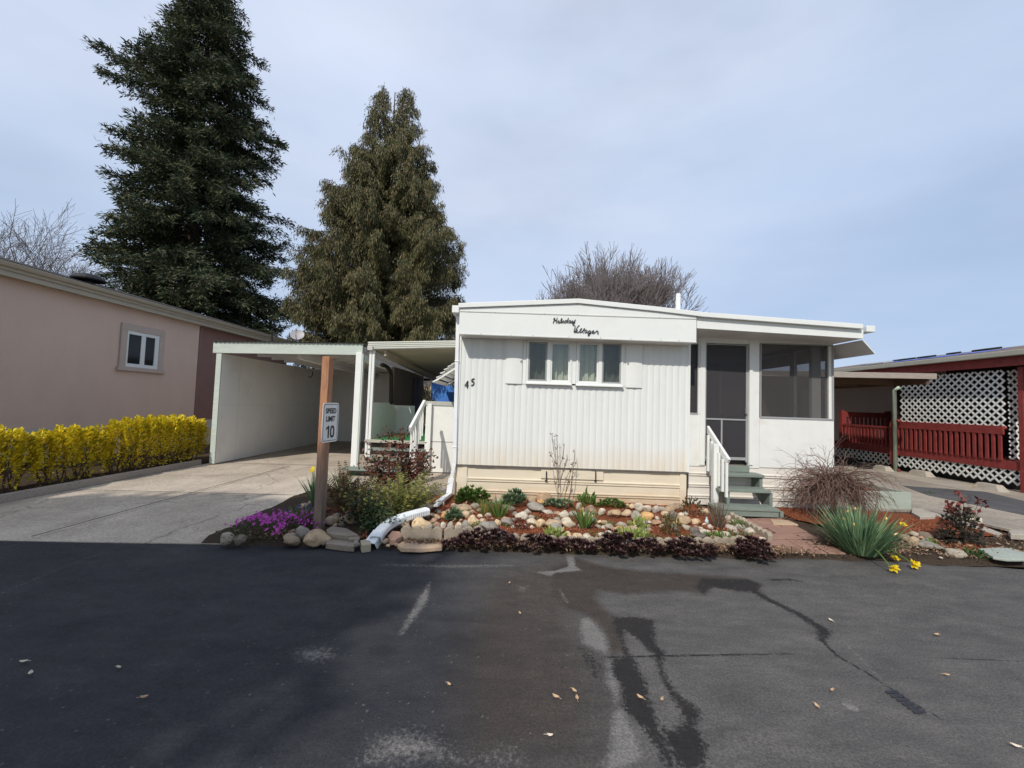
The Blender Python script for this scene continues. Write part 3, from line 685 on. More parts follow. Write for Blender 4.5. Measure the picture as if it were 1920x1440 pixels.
for (a, b, c, d) in ((X0, pxr, Z1-t, Z1), (X0, pxr, Z0-.01, Z0+t), (X0, X0+t, Z0+t, Z1-t), (pxr-.03, pxr-.0, Z0+t, Z1-t)): fr.box(a, b, YP-.012, YP-.001, c, d)
obj('screen_frame', fr, GREYMETAL, scw, bevel=.002)
sd_ = MB(); sd_.box(pxr-.04, pxr-.036, YP+.1, 10.2, zs, zt); obj('side_screen', sd_, SIDESCR, home)
mp_ = MB(); pbox(mp_, 1526, 640, 1543, 785, YP, .045, .11); obj('inner_post', mp_, WHITE, home, bevel=.003)
nw = MB(); X0, X1, Z0, Z1 = rect(1290, 645, 1309, 775, YP); nw.box(XR+.03, X1, YP+.02, YP+.025, Z0, Z1); nwo = obj('narrow_window', nw, SCREEND, home)
fr = MB(); fr.box(XR+.02, X1, YP-.01, YP-.001, Z0-.012, Z0+.01); fr.box(X1-.015, X1, YP-.01, YP-.001, Z0+.01, Z1); obj('window_frame', fr, GREYMETAL, nwo)
dr = MB(); X0, X1, Z0, Z1 = rect(1322.5, 645, 1403, 866, YP); dy0, dy1 = YP+.012, YP+.04; t = .035
zc = A(1363, 786.5, YP)[2]; xm = A(1354, 820, YP)[0]
for (a, b, c, d) in ((X0, X0+t*.6, Z0, Z1), (X1-t*.8, X1, Z0, Z1), (X0+t*.6, X1-t*.8, Z1-t*.5, Z1), (X0+t*.6, X1-t*.8, Z0+.03, Z0+.03+t*1.3), (X0+t*.6, X1-t*.8, zc-t*.35, zc+t*.35), (xm-t*.35, xm+t*.35, Z0+.03+t*1.3, zc-t*.35)):
    dr.box(a, b, dy0, dy1, c, d)
door = obj('screen_door', dr, GREYMETAL, home, bevel=.003)
sc_ = MB(); sc_.box(X0+.02, X1-.028, dy0+.012, dy0+.016, Z0+.05, Z1-.018); obj('screen', sc_, SCREEND, door)
hn = MB(); q = A(1399, 770, YP); hn.box(q[0]-.012, q[0]+.01, YP-.03, YP+.012, q[2]-.05, q[2]+.05); obj('handle', hn, GREYMETAL, door)
jb = MB(); pbox(jb, 1404.2, 645, 1411, 872, YP, -.02, -.001); pbox(jb, 1312, 640, 1321.8, 872, YP, -.014, -.001); obj('door_jamb', jb, WHITE, home, bevel=.003)
ps = MB(); X0 = XR+.012
prz = [A(1500, y, YP)[2] for y in (896, 917, 938)]
skirt(ps, X0, pxr+.004, .06, zbot-.006, YP+.012, prz)
pr2 = [(pxr-.012, zbot-.006)]
for rz in prz: pr2 += [(pxr-.012, rz+.03), (pxr+.004, rz+.02), (pxr+.004, rz-.02), (pxr-.012, rz-.03)]
ps.stripy(pr2+[(pxr-.012, .06)], YP, 10.4)
obj('porch_skirting', ps, SKIRTW, home)
pf = MB(); YPF = 6.16
c4 = [A(1307, 594, YPF), A(1619, 618, YPF), A(1619, 635, YPF), A(1307, 615.5, YPF)]
for q in c4[:2]: q[2] = roofz(q[0])-th-.003
pf.prism([tuple(p) for p in c4[::-1]], (0, .03, 0)); obj('fascia', pf, WHITEMETAL, home, bevel=.003)
xfr = c4[1][0]
so = MB(); zw0, zw1 = A(1314, 632, YP)[2], A(1561, 647, YP)[2]
so.add([(c4[3][0], YPF+.031, c4[3][2]+.002), (c4[2][0], YPF+.031, c4[2][2]+.002), (c4[2][0], YP+.01, zw1+.02), (c4[3][0], YP+.01, zw0)], [(0, 1, 2, 3)])
so.add([(pxr-.02, YP, zw1+.02), (c4[2][0], YP, zw1+.02), (c4[2][0], 16, zw1+.02), (pxr-.02, 16, zw1+.02)], [(0, 1, 2, 3)])
so.add([(XR, YP+.02, zw0+.03), (pxr, YP+.02, zw1+.06), (pxr, 12, zw1+.06), (XR, 12, zw0+.03)], [(0, 1, 2, 3)])
obj('soffit', so, WHITE, home)
sf = MB(); a = A(1619, 637, YPF); b = A(1642, 662.5, YPF)
sf.prism([(a[0], YPF, a[2]), (b[0], YPF, b[2]), (b[0]-.012, YPF, b[2]-.012), (a[0]-.014, YPF, a[2]-.008)], (0, 10, 0))
obj('side_fascia', sf, mat('side_fascia_white', (.70, .71, .68), .5, .06, 3), home)
gu = MB(); a = A(1620, 612, 6.25); gu.box(a[0]+.0, a[0]+.13, 6.2, 16, a[2]-.09, a[2]+.005); obj('gutter', gu, WHITEMETAL, home, bevel=.008); gu = MB(); g2 = A(852, 579, 6.3); gu.box(XL-.12, XL-.012, 6.24, 17.8, g2[2]-.07, g2[2]+.04)
obj('gutter', gu, WHITEMETAL, home, bevel=.008)
dn = MB(); p0 = A(859, 586, 6.42); p1 = A(852.5, 868, 6.42); p2 = A(847, 896, 6.40); p3 = A(842, 926, 6.36)
dn.bar(p0, p1, .055, .045, (0, 1, 0)); dn.bar(p1, p2, .055, .045, (0, 1, 0)); dn.bar(p2+(0, -.004, 0), p3, .085, .07, (0, 1, 0))
for py in (677, 838, 903, 914): q = A(859-(py-586)*.024, py, 6.42) if py < 880 else A(845.5-(py-903)*.1, py, 6.38); dn.box(q[0]-.036, q[0]+.034, q[1]-.03, q[1]+.03, q[2]-.008, q[2]+.008)
obj('downspout', dn, DRAINW, home, bevel=.005)
vp = MB(); b = A(1271.5, 577, 9.0); zr = roofz(b[0])
vp.lathe((b[0], 9.0, zr-.03), [(.17, 0), (.15, .06), (.06, .17), (.05, .19), (.05, A(1271.5, 551, 9.0)[2]-zr+.03)], 18)
obj('vent_pipe', vp, WHITEMETAL, home, smooth=False)

# porch steps with a handrail
st = thing('porch_steps', 'grey green wooden steps with one white handrail up to the screen door', 'steps', (3.3, 6.3, .07))
yfr = (5.93, 6.19, 6.44); zts = (.205, .41, .595)
xl = [A(1347, 950, 5.93)[0], A(1351, 915, 6.19)[0], A(1349, 890, 6.44)[0]]
xr_ = [A(1462, 955, 5.93)[0], A(1446, 920, 6.19)[0], A(1434, 890, 6.44)[0]]
for k in range(3):
    tb = MB(); tb.box(xl[k]-.02, xr_[k], yfr[k], yfr[k]+(.28 if k < 2 else .255), zts[k]-.042, zts[k]); obj('tread', tb, STEPGREEN, st, bevel=.005)
rb = MB(); rb.box(xl[0]-.02, xr_[0]-.006, yfr[0]+.012, yfr[0]+.04, .085, zts[0]-.045); obj('riser', rb, STEPGREEN, st, bevel=.004)
rb = MB(); rb.box(xl[2], xr_[2]-.12, YP-.06, YP-.022, zts[2]+.004, .70); obj('threshold', rb, STEPGREEN, st, bevel=.004)
for xx in (xr_[2]-.06, xl[2]+.0):
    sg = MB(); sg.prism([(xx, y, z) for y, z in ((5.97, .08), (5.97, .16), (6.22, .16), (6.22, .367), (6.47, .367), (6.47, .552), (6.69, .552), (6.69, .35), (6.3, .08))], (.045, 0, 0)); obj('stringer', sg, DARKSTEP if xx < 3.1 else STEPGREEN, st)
XRL = xl[2]-.055
rl = MB(); q0, q1 = XX(1312, 781, XRL), XX(1366, 866, XRL+.02)
rl.bar(q0+np.array((0, .0, .0)), q1, .04, .10, (0, 0, 1)); rail = obj('handrail', rl, WHITE, st, bevel=.004)
po = MB(); pc = XX(1343, 905, XRL-.045); ptop = XX(1343, 832, XRL-.045); po.box(XRL-.10, XRL-.022, ptop[1]-.045, ptop[1]+.045, .10, ptop[2]); post = obj('post', po, WHITE, st, bevel=.005)
yA, zA, yB, zB = q0[1], q0[2], q1[1], q1[2]
for k in range(6):
    yy = 6.62-.115*k; zz = np.interp(yy, [yB, yA], [zB, zA]); b = MB(); zl = .60-.30*(6.62-yy)/.62
    b.box(XRL-.055, XRL-.022, yy-.019, yy+.019, zl, zz-.01); obj('baluster', b, WHITE, st, bevel=.003)

# ------------------------------------------------------------------ carport, patio cover, side deck
cpX0, cpX1, cpY, cpYb = -6.5, -3.42, 9.12, 14.8
cp = thing('carport', 'open carport with a sage green front beam and a tall white side wall', 'carport', (-5, 9.2, .04))
za, zb = A(402, 662, cpY)[2], A(681, 666, cpY)[2]; ta, tb_ = A(402, 641, cpY)[2], A(681, 645, cpY)[2]
fx0, fx1 = A(402, 650, cpY)[0], A(681, 655, cpY)[0]
m = MB(); m.prism([(fx0, cpY-.04, za), (fx1, cpY-.04, zb), (fx1, cpY-.04, tb_), (fx0, cpY-.04, ta)], (0, .04, 0)); obj('front_beam', m, GREYGREEN, cp, bevel=.004)
m = MB(); m.box(cpX0-.09, cpX0, cpY, cpYb, .04, za-.005); obj('side_wall', m, SHADEW, cp)
m = MB(); m.box(cpX0-.11, cpX0+.004, cpY-.03, cpY-.001, .04, za-.008); obj('wall_edge_trim', m, GREYGREEN, cp, bevel=.003)
m = MB()
for y in (9.75, 12.2): m.box(cpX0+.0, cpX0+.003, y-.003, y+.003, .05, za)
m.box(cpX0, cpX0+.003, cpY, cpYb, 1.32, 1.324); obj('panel_seam', m, mat('seam_grey', (.58, .56, .52), .7, .1, 4), cp)
m = MB(); m.box(cpX0, -3.29, cpYb, cpYb+.08, .04, 2.5); obj('back_wall', m, SHADEW, cp)
m = MB(); m.box(-3.36, -3.28, 11.2, cpYb-.002, .04, 2.45); obj('shed_wall', m, CARPINT, cp)
m = MB(); m.box(-3.275, -3.255, 13.3, 14.1, .7, 2.3); obj('shed_door', m, mat('shed_door_dark', (.07, .055, .05), .6, .1, 3), cp)
m = MB(); zt0, zt1 = ta+.012, tb_+.012; n = 110; V = []
for k in range(n+1):
    x = fx0-.03+(fx1-fx0+.06)*k/n; z = zt0+(zt1-zt0)*k/n+.012*math.sin(k*2*pi/3.2)
    V += [(x, cpY-.09, z), (x, cpYb+.3, z-.12)]
m.add(V, [(2*k, 2*k+2, 2*k+3, 2*k+1) for k in range(n)])
obj('roof', m, mat('carport_roof_sheet', (.12, .11, .105), .6, .25, 4), cp)
m = MB()
for k in range(9):
    y = cpY+.25+.62*k; zd = .12*(y-cpY)/(cpYb-cpY); m.bar((fx0+.05, y, zt0-.09-zd), (fx1-.03, y, zt1-.09-zd), .045, .10)
obj('rafter', m, SHADEW, cp)
for x in (-4.95, -3.5):
    m = MB(); m.bar((x, cpY+.3, za+.03), (x, cpYb, za-.10), .09, .14); obj('beam', m, SHADEW, cp)
m = MB(); pX0, pX1 = A(666, 770, cpY-.02)[0], A(677, 770, cpY-.02)[0]; m.box(pX0, pX1, cpY-.14, cpY-.045, .035, zb+.05); obj('post', m, WHITE, cp, bevel=.005)
m = MB(); m.box(pX1+.001, pX1+.03, cpY-.13, cpY-.05, .035, zb+.02); obj('post_trim', m, GREYGREEN, cp)
hk = MB(); q = np.array((-5.4, 11.0, 2.24)); hk.tube([q, q+(0, 0, -.1), q+(-.05, 0, -.16), q+(-.1, 0, -.14)], .012, 6); obj('hook', hk, BLACK, cp)

pc_ = thing('patio_cover', 'cream metal patio cover between the carport and white mobile home', 'patio cover', (-2.2, 9.1, .04))
pY = 9.0; x0, x1 = A(690, 650, pY)[0], XL-.14
zl, zr_ = A(692, 657, pY)[2], A(852, 652, pY)[2]; tl, trr = A(694, 641, pY)[2], A(852, 637, pY)[2]
m = MB(); m.prism([(x0, pY, zl+.02), (x1, pY, zr_+.02), (x1, pY, trr), (x0, pY, tl)], (0, .05, 0))
for k in range(4):
    f = (k+.5)/4; a = zl+.02+(tl-zl-.02)*f; b = zr_+.02+(trr-zr_-.02)*f; m.bar((x0, pY-.008, a), (x1, pY-.008, b), .014, .014)
obj('fascia', m, mat('cream_metal', (.62, .62, .55), .45, .06, 3), pc_)
m = MB(); m.prism([(x0, pY+.05, zl+.03), (x1, pY+.05, zr_+.03), (x1, pY+.05, zr_+.07), (x0, pY+.05, zl+.07)], (0, 9, -.25)); obj('roof_sheet', m, UNDER, pc_)
m = MB(); m.bar((x0+.06, pY-.05, zl+.05), (x0+.06, 17, zl-.22), .12, .10); obj('gutter', m, mat('gutter_dull', (.50, .49, .45), .5, .1, 3), pc_, bevel=.01)
m = MB(); m.bar((x0+.35, pY+.1, zl-.04), (x0+.35, 17, zl-.29), .05, .12); m.bar((x1-.25, pY+.1, zr_-.03), (x1-.25, 17, zr_-.28), .05, .1); obj('beam', m, mat('beam_tan', (.42, .35, .27), .6, .1, 3), pc_)
m = MB(); a, b = A(687, 760, pY)[0], A(697, 760, pY)[0]; m.box(a, a+.05, pY+.03, pY+.1, .3, zl+.01); m.box(b-.05, b, pY+.03, pY+.1, .3, zl+.01); m.box(a+.05, b-.05, pY+.05, pY+.08, .3, zl+.01); obj('post', m, WHITE, pc_, bevel=.004)
m = MB(); q = [XX(716, 684, -3.15), XX(724, 686, -3.12), XX(731, 694, -3.1), XX(734, 704, -3.1), XX(733, 758, -3.1)]; m.tube(smoothline(q), .05, 8); obj('drainpipe', m, mat('dark_brown_pipe', (.03, .018, .014), .45, .1, 5), pc_, smooth=True)

dk = thing('side_deck', 'raised white panelled deck with green turf and steps left of home', 'deck', (-2.2, 9.3, .04))
dY = 8.95; dz = .69
m = MB(); m.box(-3.2, -.95, dY+.02, 15, dz-.06, dz); obj('deck_floor', m, mat('deck_edge', (.45, .42, .35), .7, .1, 3), dk)
m = MB(); m.box(-3.0, -1.82, dY+.06, 15, dz+.002, dz+.014); obj('turf', m, TURF, dk)
m = MB(); X0, X1, Z0, Z1 = rect(799, 758, 851, 880, dY); m.box(X0-.02, XL-.1, dY-.03, dY+.015, .05, Z1-.03); obj('front_panel', m, WHITE2, dk, bevel=.004)
m = MB(); zmid = A(825, 828, dY)[2]; m.box(X0+.05, XL-.1, dY-.036, dY-.03, zmid-.008, zmid+.008); m.box(X0+.05, X0+.06, dY-.036, dY-.03, .06, zmid); obj('panel_seam', m, GREYMETAL, dk)
m = MB(); m.box(X0-.06, XL-.1, dY-.05, dY+.06, Z1-.03, Z1+.06); obj('top_rail', m, mat('rail_grey', (.42, .42, .38), .6, .1, 3), dk, bevel=.006)
dtx = ((-3.02, -1.86), (-3.0, -1.86), (-3.35, -1.9))
for k, (zt_, y0) in enumerate(((.53, 8.70), (.36, 8.43), (.19, 8.16))):
    m = MB(); m.box(dtx[k][0], dtx[k][1], y0, y0+.28, zt_-.04, zt_); obj('tread', m, STEPGREEN, dk, bevel=.004)
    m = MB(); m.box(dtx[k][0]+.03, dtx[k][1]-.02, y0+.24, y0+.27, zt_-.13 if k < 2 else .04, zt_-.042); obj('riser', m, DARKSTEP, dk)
m = MB(); XD = -1.80
q0, q1 = XX(796, 754, XD), XX(769, 806, XD); m.bar(q0, q1, .05, .10); obj('handrail', m, WHITE, dk, bevel=.004)
m = MB(); q = XX(781, 788, XD+.0); m.box(XD-.045, XD+.04, q[1]-.045, q[1]+.045, .04, q[2]+.02); obj('post', m, WHITE, dk, bevel=.004)
m = MB(); q = XX(797, 758, XD); m.box(XD-.045, XD+.04, dY-.12, dY-.04, .04, 1.5); obj('post', m, WHITE, dk, bevel=.004)
for k in range(7):
    t_ = (k+.7)/7.6; p = q0*(1-t_)+q1*t_; m = MB(); m.box(XD-.02, XD+.016, p[1]-.018, p[1]+.018, p[2]-.62-.0*k, p[2]-.04); obj('baluster', m, WHITE, dk, bevel=.003)
m = MB(); m.prism([(-3.16, y, z) for y, z in ((9.1, dz), (9.1, 1.48), (10.6, 1.48), (11.6, .95), (11.6, dz))], (.05, 0, 0)); X0 = A(694, 790, 9.1)[0]; m.box(-3.2, -2.64, 11.0, 11.04, dz, 1.42); obj('half_wall', m, WHITE2, dk, bevel=.004)
m = MB(); q = A(707, 766, 10.95); m.tube([q, q+(0, -.08, 0)], .05, 10); m.box(q[0]-.02, q[0]+.02, 10.93, 11.0, dz, q[2]-.05); obj('lamp_fitting', m, WHITE, dk)
# background structures seen through the gap
bl = thing('blue_shed', 'bright blue sided shed glimpsed behind the deck', 'shed', (-1.6, 18.6, 0))
m = MB(); m.box(-4.0, -.9, 18.5, 18.6, 0, 2.45)
for k in range(20): m.box(-4.0+k*.155, -3.985+k*.155, 18.49, 18.5, 0, 2.45)
obj('wall', m, BLUE, bl)
m = MB(); m.box(-4.1, -.8, 18.4, 20.6, 2.46, 2.56); obj('roof', m, WHITE2, bl)
m = MB(); m.box(-5.2, -3.72, 18.40, 18.48, 0, 2.8); obj('tan_wall', m, UNDER, bl)
aw = thing('window_awning', 'slatted white awning on the left flank of the mobile home', 'awning', (-1.2, 7.6, 2.3))
for k in range(7):
    f = k/6; px_, pz_ = XL-.13-.40*f, 2.30-.36*f**1.5; m = MB(); m.prism([(px_, 7.45, pz_), (px_-.085, 7.45, pz_-.035), (px_-.085, 7.45, pz_-.048), (px_, 7.45, pz_-.013)], (0, 1.5, 0)); obj('slat', m, WHITE2, aw)
for yy in (7.48, 8.9):
    m = MB(); m.bar((XL-.05, yy, 2.27), (XL-.60, yy, 1.90), .03, .035, (0, 1, 0)); obj('arm', m, WHITE2, aw)
# satellite dish on the carport roof
sd = thing('satellite_dish', 'small grey satellite dish on the carport roof', 'satellite dish', tuple(A(557, 640, 10.8)))
c = A(557.5, 628, 10.8); m = MB(); ax = nrm(np.array((.35, -1., .45))); u = nrm(np.cross(ax, (0, 0, 1))); v = np.cross(u, ax); V = []; n = 24
for i in range(5):
    r = .15*i/4
    for k in range(n): V.append(c+u*r*1.12*math.cos(2*pi*k/n)+v*r*math.sin(2*pi*k/n)+ax*(.9*r*r))
m.add(V, [(i*n+k, i*n+(k+1) % n, (i+1)*n+(k+1) % n, (i+1)*n+k) for i in range(4) for k in range(n)]); obj('dish', m, DISH, sd, smooth=True)
m = MB(); m.tube([c-v*.18, c-v*.12+ax*.2, c+ax*.26], .012, 6); m.tube([c, c-ax*.08, A(559, 643, 10.85)], .018, 6); obj('arm', m, GREYMETAL, sd)
m = MB(); m.lathe(c+ax*.25-(0, 0, .03), [(.025, 0), (.03, .03), (.02, .07)], 8); obj('receiver', m, GREYMETAL, sd)
an = MB(); b = A(510, 640, 11.2); an.tube([b, A(510, 622, 11.2)], .02, 6); an.tube([A(510, 622, 11.2), A(511, 617, 11.2)], .028, 6)
tag(obj('roof_pipe', an, BLACK, loc=tuple(b)), 'thin black pipe stub rising behind the carport roof', 'pipe')

# ------------------------------------------------------------------ left house
lh = thing('stucco_house', 'long pinkish brown stucco house with tan gutter on the left', 'house', (-11, 10, 0))
WXL = -9.5; he = XX(0, 514, -9.3)[2]; hf = XX(0, 806, WXL)[2]; yc = XX(371, 700, WXL)[1]; YN = 5.0
m = MB(); m.box(-16, WXL, YN, yc, hf, he+.15); obj('wall', m, PINK, lh)
m = MB(); m.box(-16, WXL-.05, yc+.002, 17.2, hf, he+.15); obj('rear_wall', m, BROWNW, lh); lh.children[-1]['label'] = 'darker brown rear wall section'
m = MB(); m.box(WXL-.02, WXL+.025, yc-.05, yc+.04, hf, he-.01); obj('corner_trim', m, BROWNW, lh)
m = MB(); m.box(-15.9, WXL-.02, YN+.05, 17, 0, hf-.002); m.box(-15.9, WXL+.02, YN+.0, yc, hf-.09, hf-.002); obj('plinth', m, PLINTH, lh)
m = MB(); ex = -9.3
m.box(ex-.03, ex, YN-.3, 17.4, he-.0, he+.14); m.box(WXL-.3, ex-.03, YN-.3, 17.4, he+.02, he+.05); obj('fascia', m, GUTTERTAN, lh)
m = MB(); pr = [(ex+.0, he+.10), (ex+.035, he+.10), (ex+.045, he+.145), (ex+.10, he+.165), (ex+.12, he+.20), (ex+.135, he+.235), (ex+.12, he+.24), (ex+.0, he+.235)]
m.stripy(pr, YN-.35, 17.45); m.add([(x, YN-.35, z) for x, z in pr], [tuple(range(len(pr)))]); m.add([(x, 17.45, z) for x, z in pr], [tuple(range(len(pr)))]); obj('gutter', m, GUTTERTAN, lh)
m = MB(); m.prism([(ex+.04, YN-.3, he+.235), (ex+.04, YN-.3, he+.275), (-13, YN-.3, he+1.24), (-17, YN-.3, he+.275), (-17, YN-.3, he+.235), (-13, YN-.3, he+1.2)], (0, 22.2-YN-4.5, 0)); obj('roof', m, DARKROOF, lh)
q = XX(165, 538, -9.95); m = MB(); m.lathe((-9.95, q[1], he+.36), [(.10, -.1), (.10, .12), (.30, .14), (.31, .17), (.26, .24), (.14, .29), (.02, .31)], 20); obj('roof_vent', m, BLACK, lh, smooth=False)
y0, y1 = XX(223, 650, WXL)[1], XX(305, 660, WXL)[1]; z1 = XX(264, 612, WXL)[2]; z0 = XX(264, 690, WXL)[2]
m = MB(); t = .16
m.box(WXL, WXL+.045, y0, y1, z1-t, z1); m.box(WXL, WXL+.045, y0, y0+t, z0, z1-t); m.box(WXL, WXL+.045, y1-t, y1, z0, z1-t); win = obj('window', m, TRIMTAN, lh, bevel=.006)
m = MB(); m.box(WXL, WXL+.075, y0-.05, y1+.05, z0-.10, z0-.03); m.box(WXL, WXL+.055, y0-.02, y1+.02, z0-.03, z0); obj('sill', m, TRIMTAN, win, bevel=.005)
m = MB(); a, b, c, d = y0+t, y1-t, z0+.001, z1-t; k = .075; ym = (a+b)/2
for (p, q, r, s_) in ((a, b, d-k*1.1, d), (a, b, c, c+k*1.1), (a, a+k*.7, c+k*1.1, d-k*1.1), (b-k*1.6, b, c+k*1.1, d-k*1.1), (ym-.06, ym+.06, c+k*1.1, d-k*1.1)): m.box(WXL+.002, WXL+.03, p, q, r, s_)
obj('frame', m, WHITEMETAL, win, bevel=.004)
m = MB(); m.box(WXL+.006, WXL+.010, a+.02, b-.02, c+.02, d-.02); obj('pane', m, mat('black_glass', (.02, .02, .022), .12, .1, 3, spec=.25), win)

# ------------------------------------------------------------------ yellow hedge
YELLOW = leafmat('golden_leaf', [(0, (.20, .21, .02)), (.2, (.50, .44, .025)), (.55, (.80, .60, .025)), (1, (.86, .70, .06))], .45, .3)
STEM = mat('shrub_stem', (.13, .09, .06), .9, .2, 10)
def hedge(label, y0, y1, x0, x1, h, n, seed):
    r = np.random.default_rng(seed)
    root = thing('hedge_shrub', label, 'hedge', ((x0+x1)/2, (y0+y1)/2, .06), 'golden shrubs of the hedge by the stucco house')
    u = r.random((n, 3)); sh = r.random(n) < .75
    P = np.stack([x0+(x1-x0)*u[:, 0], y0+(y1-y0)*u[:, 1], .16+(h-.16)*u[:, 2]**.8], 1)
    c = np.array([(x0+x1)/2, (y0+y1)/2, h*.5]); hs = np.array([(x1-x0)/2, (y1-y0)/2, h*.5-.03])
    q = (P-c)/hs; L = (np.abs(q)**3.2).sum(1)**(1/3.2)
    q = np.where(sh[:, None], q/L[:, None]*r.uniform(.82, 1.0, n)[:, None], q*np.minimum(1, 1/L)[:, None])
    bump_ = 1+.06*np.sin(q[:, 1]*7*(y1-y0)+seed)*np.cos(q[:, 2]*5+seed*2)+.08*np.sin(q[:, 0]*9+q[:, 1]*(y1-y0)*13)
    P = c+q*hs*bump_[:, None]; P[:, 2] = np.maximum(P[:, 2], .13)
    keep = ~((P[:, 2] < .36) & (r.random(n) < .72)); P = P[keep]; q = q[keep]; n = len(P)
    D = nrm(q+np.array([0, 0, .6])+rv(n)*.8)
    V, Fc = kites(P, D, r.uniform(.04, .072, n), r.uniform(.026, .040, n), .2, up=(0, 0, 1))
    # clusters of upright shoots
    npobj('foliage', V, Fc, YELLOW, root)
    k = int(22*(y1-y0)); a = np.stack([c[0]+r.uniform(-.12, .12, k), r.uniform(y0+.1, y1-.1, k), np.full(k, .05)], 1)
    b = a+np.stack([r.uniform(-.25, .25, k), r.uniform(-.2, .2, k), r.uniform(.4, h*.8, k)], 1)
    npobj('stem', *segs(a, b, .012, .005), STEM, root)
hedge('golden leaved hedge shrub with a squared top, nearest the photo left edge', 4.2, 6.35, -7.62, -6.93, .98, 15000, 3)
hedge('shorter golden hedge shrub in the middle, between dark gaps', 6.4, 7.25, -7.6, -6.95, .93, 7000, 5)
hedge('brightest golden hedge shrub at the far end beside the carport wall', 7.35, 9.6, -7.62, -6.88, 1.05, 18000, 8)

# ------------------------------------------------------------------ right neighbour
rh = thing('red_trimmed_house', 'cream sided neighbouring house with red trim and patched shingle roof', 'house', (13, 11, 0))
WXR = 12.0
m = MB()
for k in range(18): m.prism([(WXR, 5, .15+.16*k), (WXR-.022, 5, .15+.16*k), (WXR-.004, 5, .31+.16*k), (WXR, 5, .31+.16*k)], (0, 13, 0))
m.box(WXR, 18, 5, 18, 0, 3.0); obj('wall', m, SIDING, rh)
zg = XX(1919, 661, 10.2)[2]
RX = 10.2; sl = .17
m = MB(); m.prism([(RX, 4, zg+.03), (RX, 4, zg+.06), (14.2, 4, zg+.06+4*sl), (18.2, 4, zg+.06), (18.2, 4, zg+.03), (14.2, 4, zg+.03+4*sl)], (0, 13, 0)); obj('roof', m, SHINGLE, rh)
m = MB(); m.box(RX-.10, RX, 4, 17, zg-.05, zg+.06); obj('gutter', m, mat('gutter_olive', (.36, .35, .29), .5, .1, 3), rh, bevel=.012)
m = MB(); m.box(RX+.05, RX+.12, 4, 17, zg-.24, zg-.0); m.box(RX+.12, WXR, 4, 17, zg-.04, zg-.02); obj('eave_beam', m, RED, rh)
def onroof(px, py):
    # intersection of the view ray with the roof slope
    d = ray(px, py); t = (zg+.07-HC+sl*(0-RX))/(d[2]-sl*d[0]); return CAMP+d*t
rp = [(1655, 680, .35, .5, TARP), (1735, 672, .9, .35, TARP), (1800, 664, .8, .4, TARP), (1880, 652, .22, .2, BLACK), (1695, 675, .25, .16, BLACK), (1737, 670, .18, .14, BLACK), (1797, 662, .12, .12, BLACK), (1650, 682, .3, .16, GREYMETAL)]
for px, py, a, b, mm_ in rp:
    q = onroof(px, py); m = MB(); x0 = min(max(q[0], 10.6), 13.4); zc = zg+.065+(x0-RX)*sl
    m.prism([(x0-b, q[1]-a, zc-b*sl), (x0+b, q[1]-a, zc+b*sl), (x0+b, q[1]+a, zc+b*sl), (x0-b, q[1]+a, zc-b*sl)], (0, 0, .012 if mm_ is TARP else .05))
    obj('roof_patch' if mm_ is TARP else 'roof_vent', m, mm_, rh, bevel=.0 if mm_ is TARP else .015)

dkr = thing('covered_deck', 'red railed side deck with white lattice screens', 'deck', (10.9, 10.5, .05))
LX = 10.45
def lattice(mb, o, u, v, W, H, pitch=.165, lath=.035, th=.012):
    o = np.array(o, float); u = nrm(np.array(u, float)); v = nrm(np.array(v, float)); nn = np.cross(u, v)
    for s_ in (1, -1):
        c = -H-W
        while c < W+H:
            pts = []
            for (a, b) in ((0, None), (W, None), (None, 0), (None, H)):
                if a is not None: bb = (a-c)*s_ if s_ == 1 else -(a-c); a_, b_ = a, bb
                else: a_, b_ = (c+b*s_ if s_ == 1 else c-b), b
                if -1e-6 <= a_ <= W+1e-6 and -1e-6 <= b_ <= H+1e-6: pts.append((a_, b_))
            if len(pts) >= 2:
                pts.sort(); p, q = pts[0], pts[-1]
                if math.hypot(p[0]-q[0], p[1]-q[1]) > .03:
                    off = nn*(th*.55*s_); mb.bar(o+u*p[0]+v*p[1]+off, o+u*q[0]+v*q[1]+off, th, lath, np.cross(nn, u*(q[0]-p[0])+v*(q[1]-p[1])))
            c += pitch
yl0, yl1 = 8.95, 11.35
m = MB(); lattice(m, (LX, yl0, 1.40), (0, 1, 0), (0, 0, 1), yl1-yl0, zg-.30-1.40); obj('lattice_screen', m, LATT, dkr)
m = MB(); lattice(m, (LX, 8.62, .22), (0, 1, 0), (0, 0, 1), 5.3, .33); obj('lattice_skirt', m, LATT, dkr)
m = MB(); lattice(m, (LX+.02, 8.9, .74), (1, 0, 0), (0, 0, 1), .7, zg-.30-.74); lattice(m, (LX+.85, 8.9, .74), (1, 0, 0), (0, 0, 1), .7, zg-.30-.74); obj('lattice_panel', m, LATT, dkr)
m = MB(); m.box(LX+.22, LX+.24, 8.7, 14, .05, .66); obj('skirt_backing', m, BLACK, dkr)
m = MB(); m.box(WXR-.06, WXR-.03, 8.6, 11.6, .70, zg); m.box(LX+.05, WXR-.07, 11.55, 11.6, .70, zg-.3); obj('shade_panel', m, mat('shade_panel_brown', (.035, .022, .02), .8, .2, 4), dkr)  # dark panels added behind the lattice; the deck's shade is in their colour
m = MB(); m.box(LX+.03, WXR-.03, 8.64, 14, .64, .70); obj('deck_floor', m, mat('deck_boards', (.20, .05, .04), .7, .2, 5), dkr)
m = MB(); m.box(LX-.03, LX+.02, 8.62, 14, .52, .70); m.box(LX+.021, 11.9, 8.60, 8.63, .52, .70); obj('rim_board', m, RED, dkr, bevel=.004)
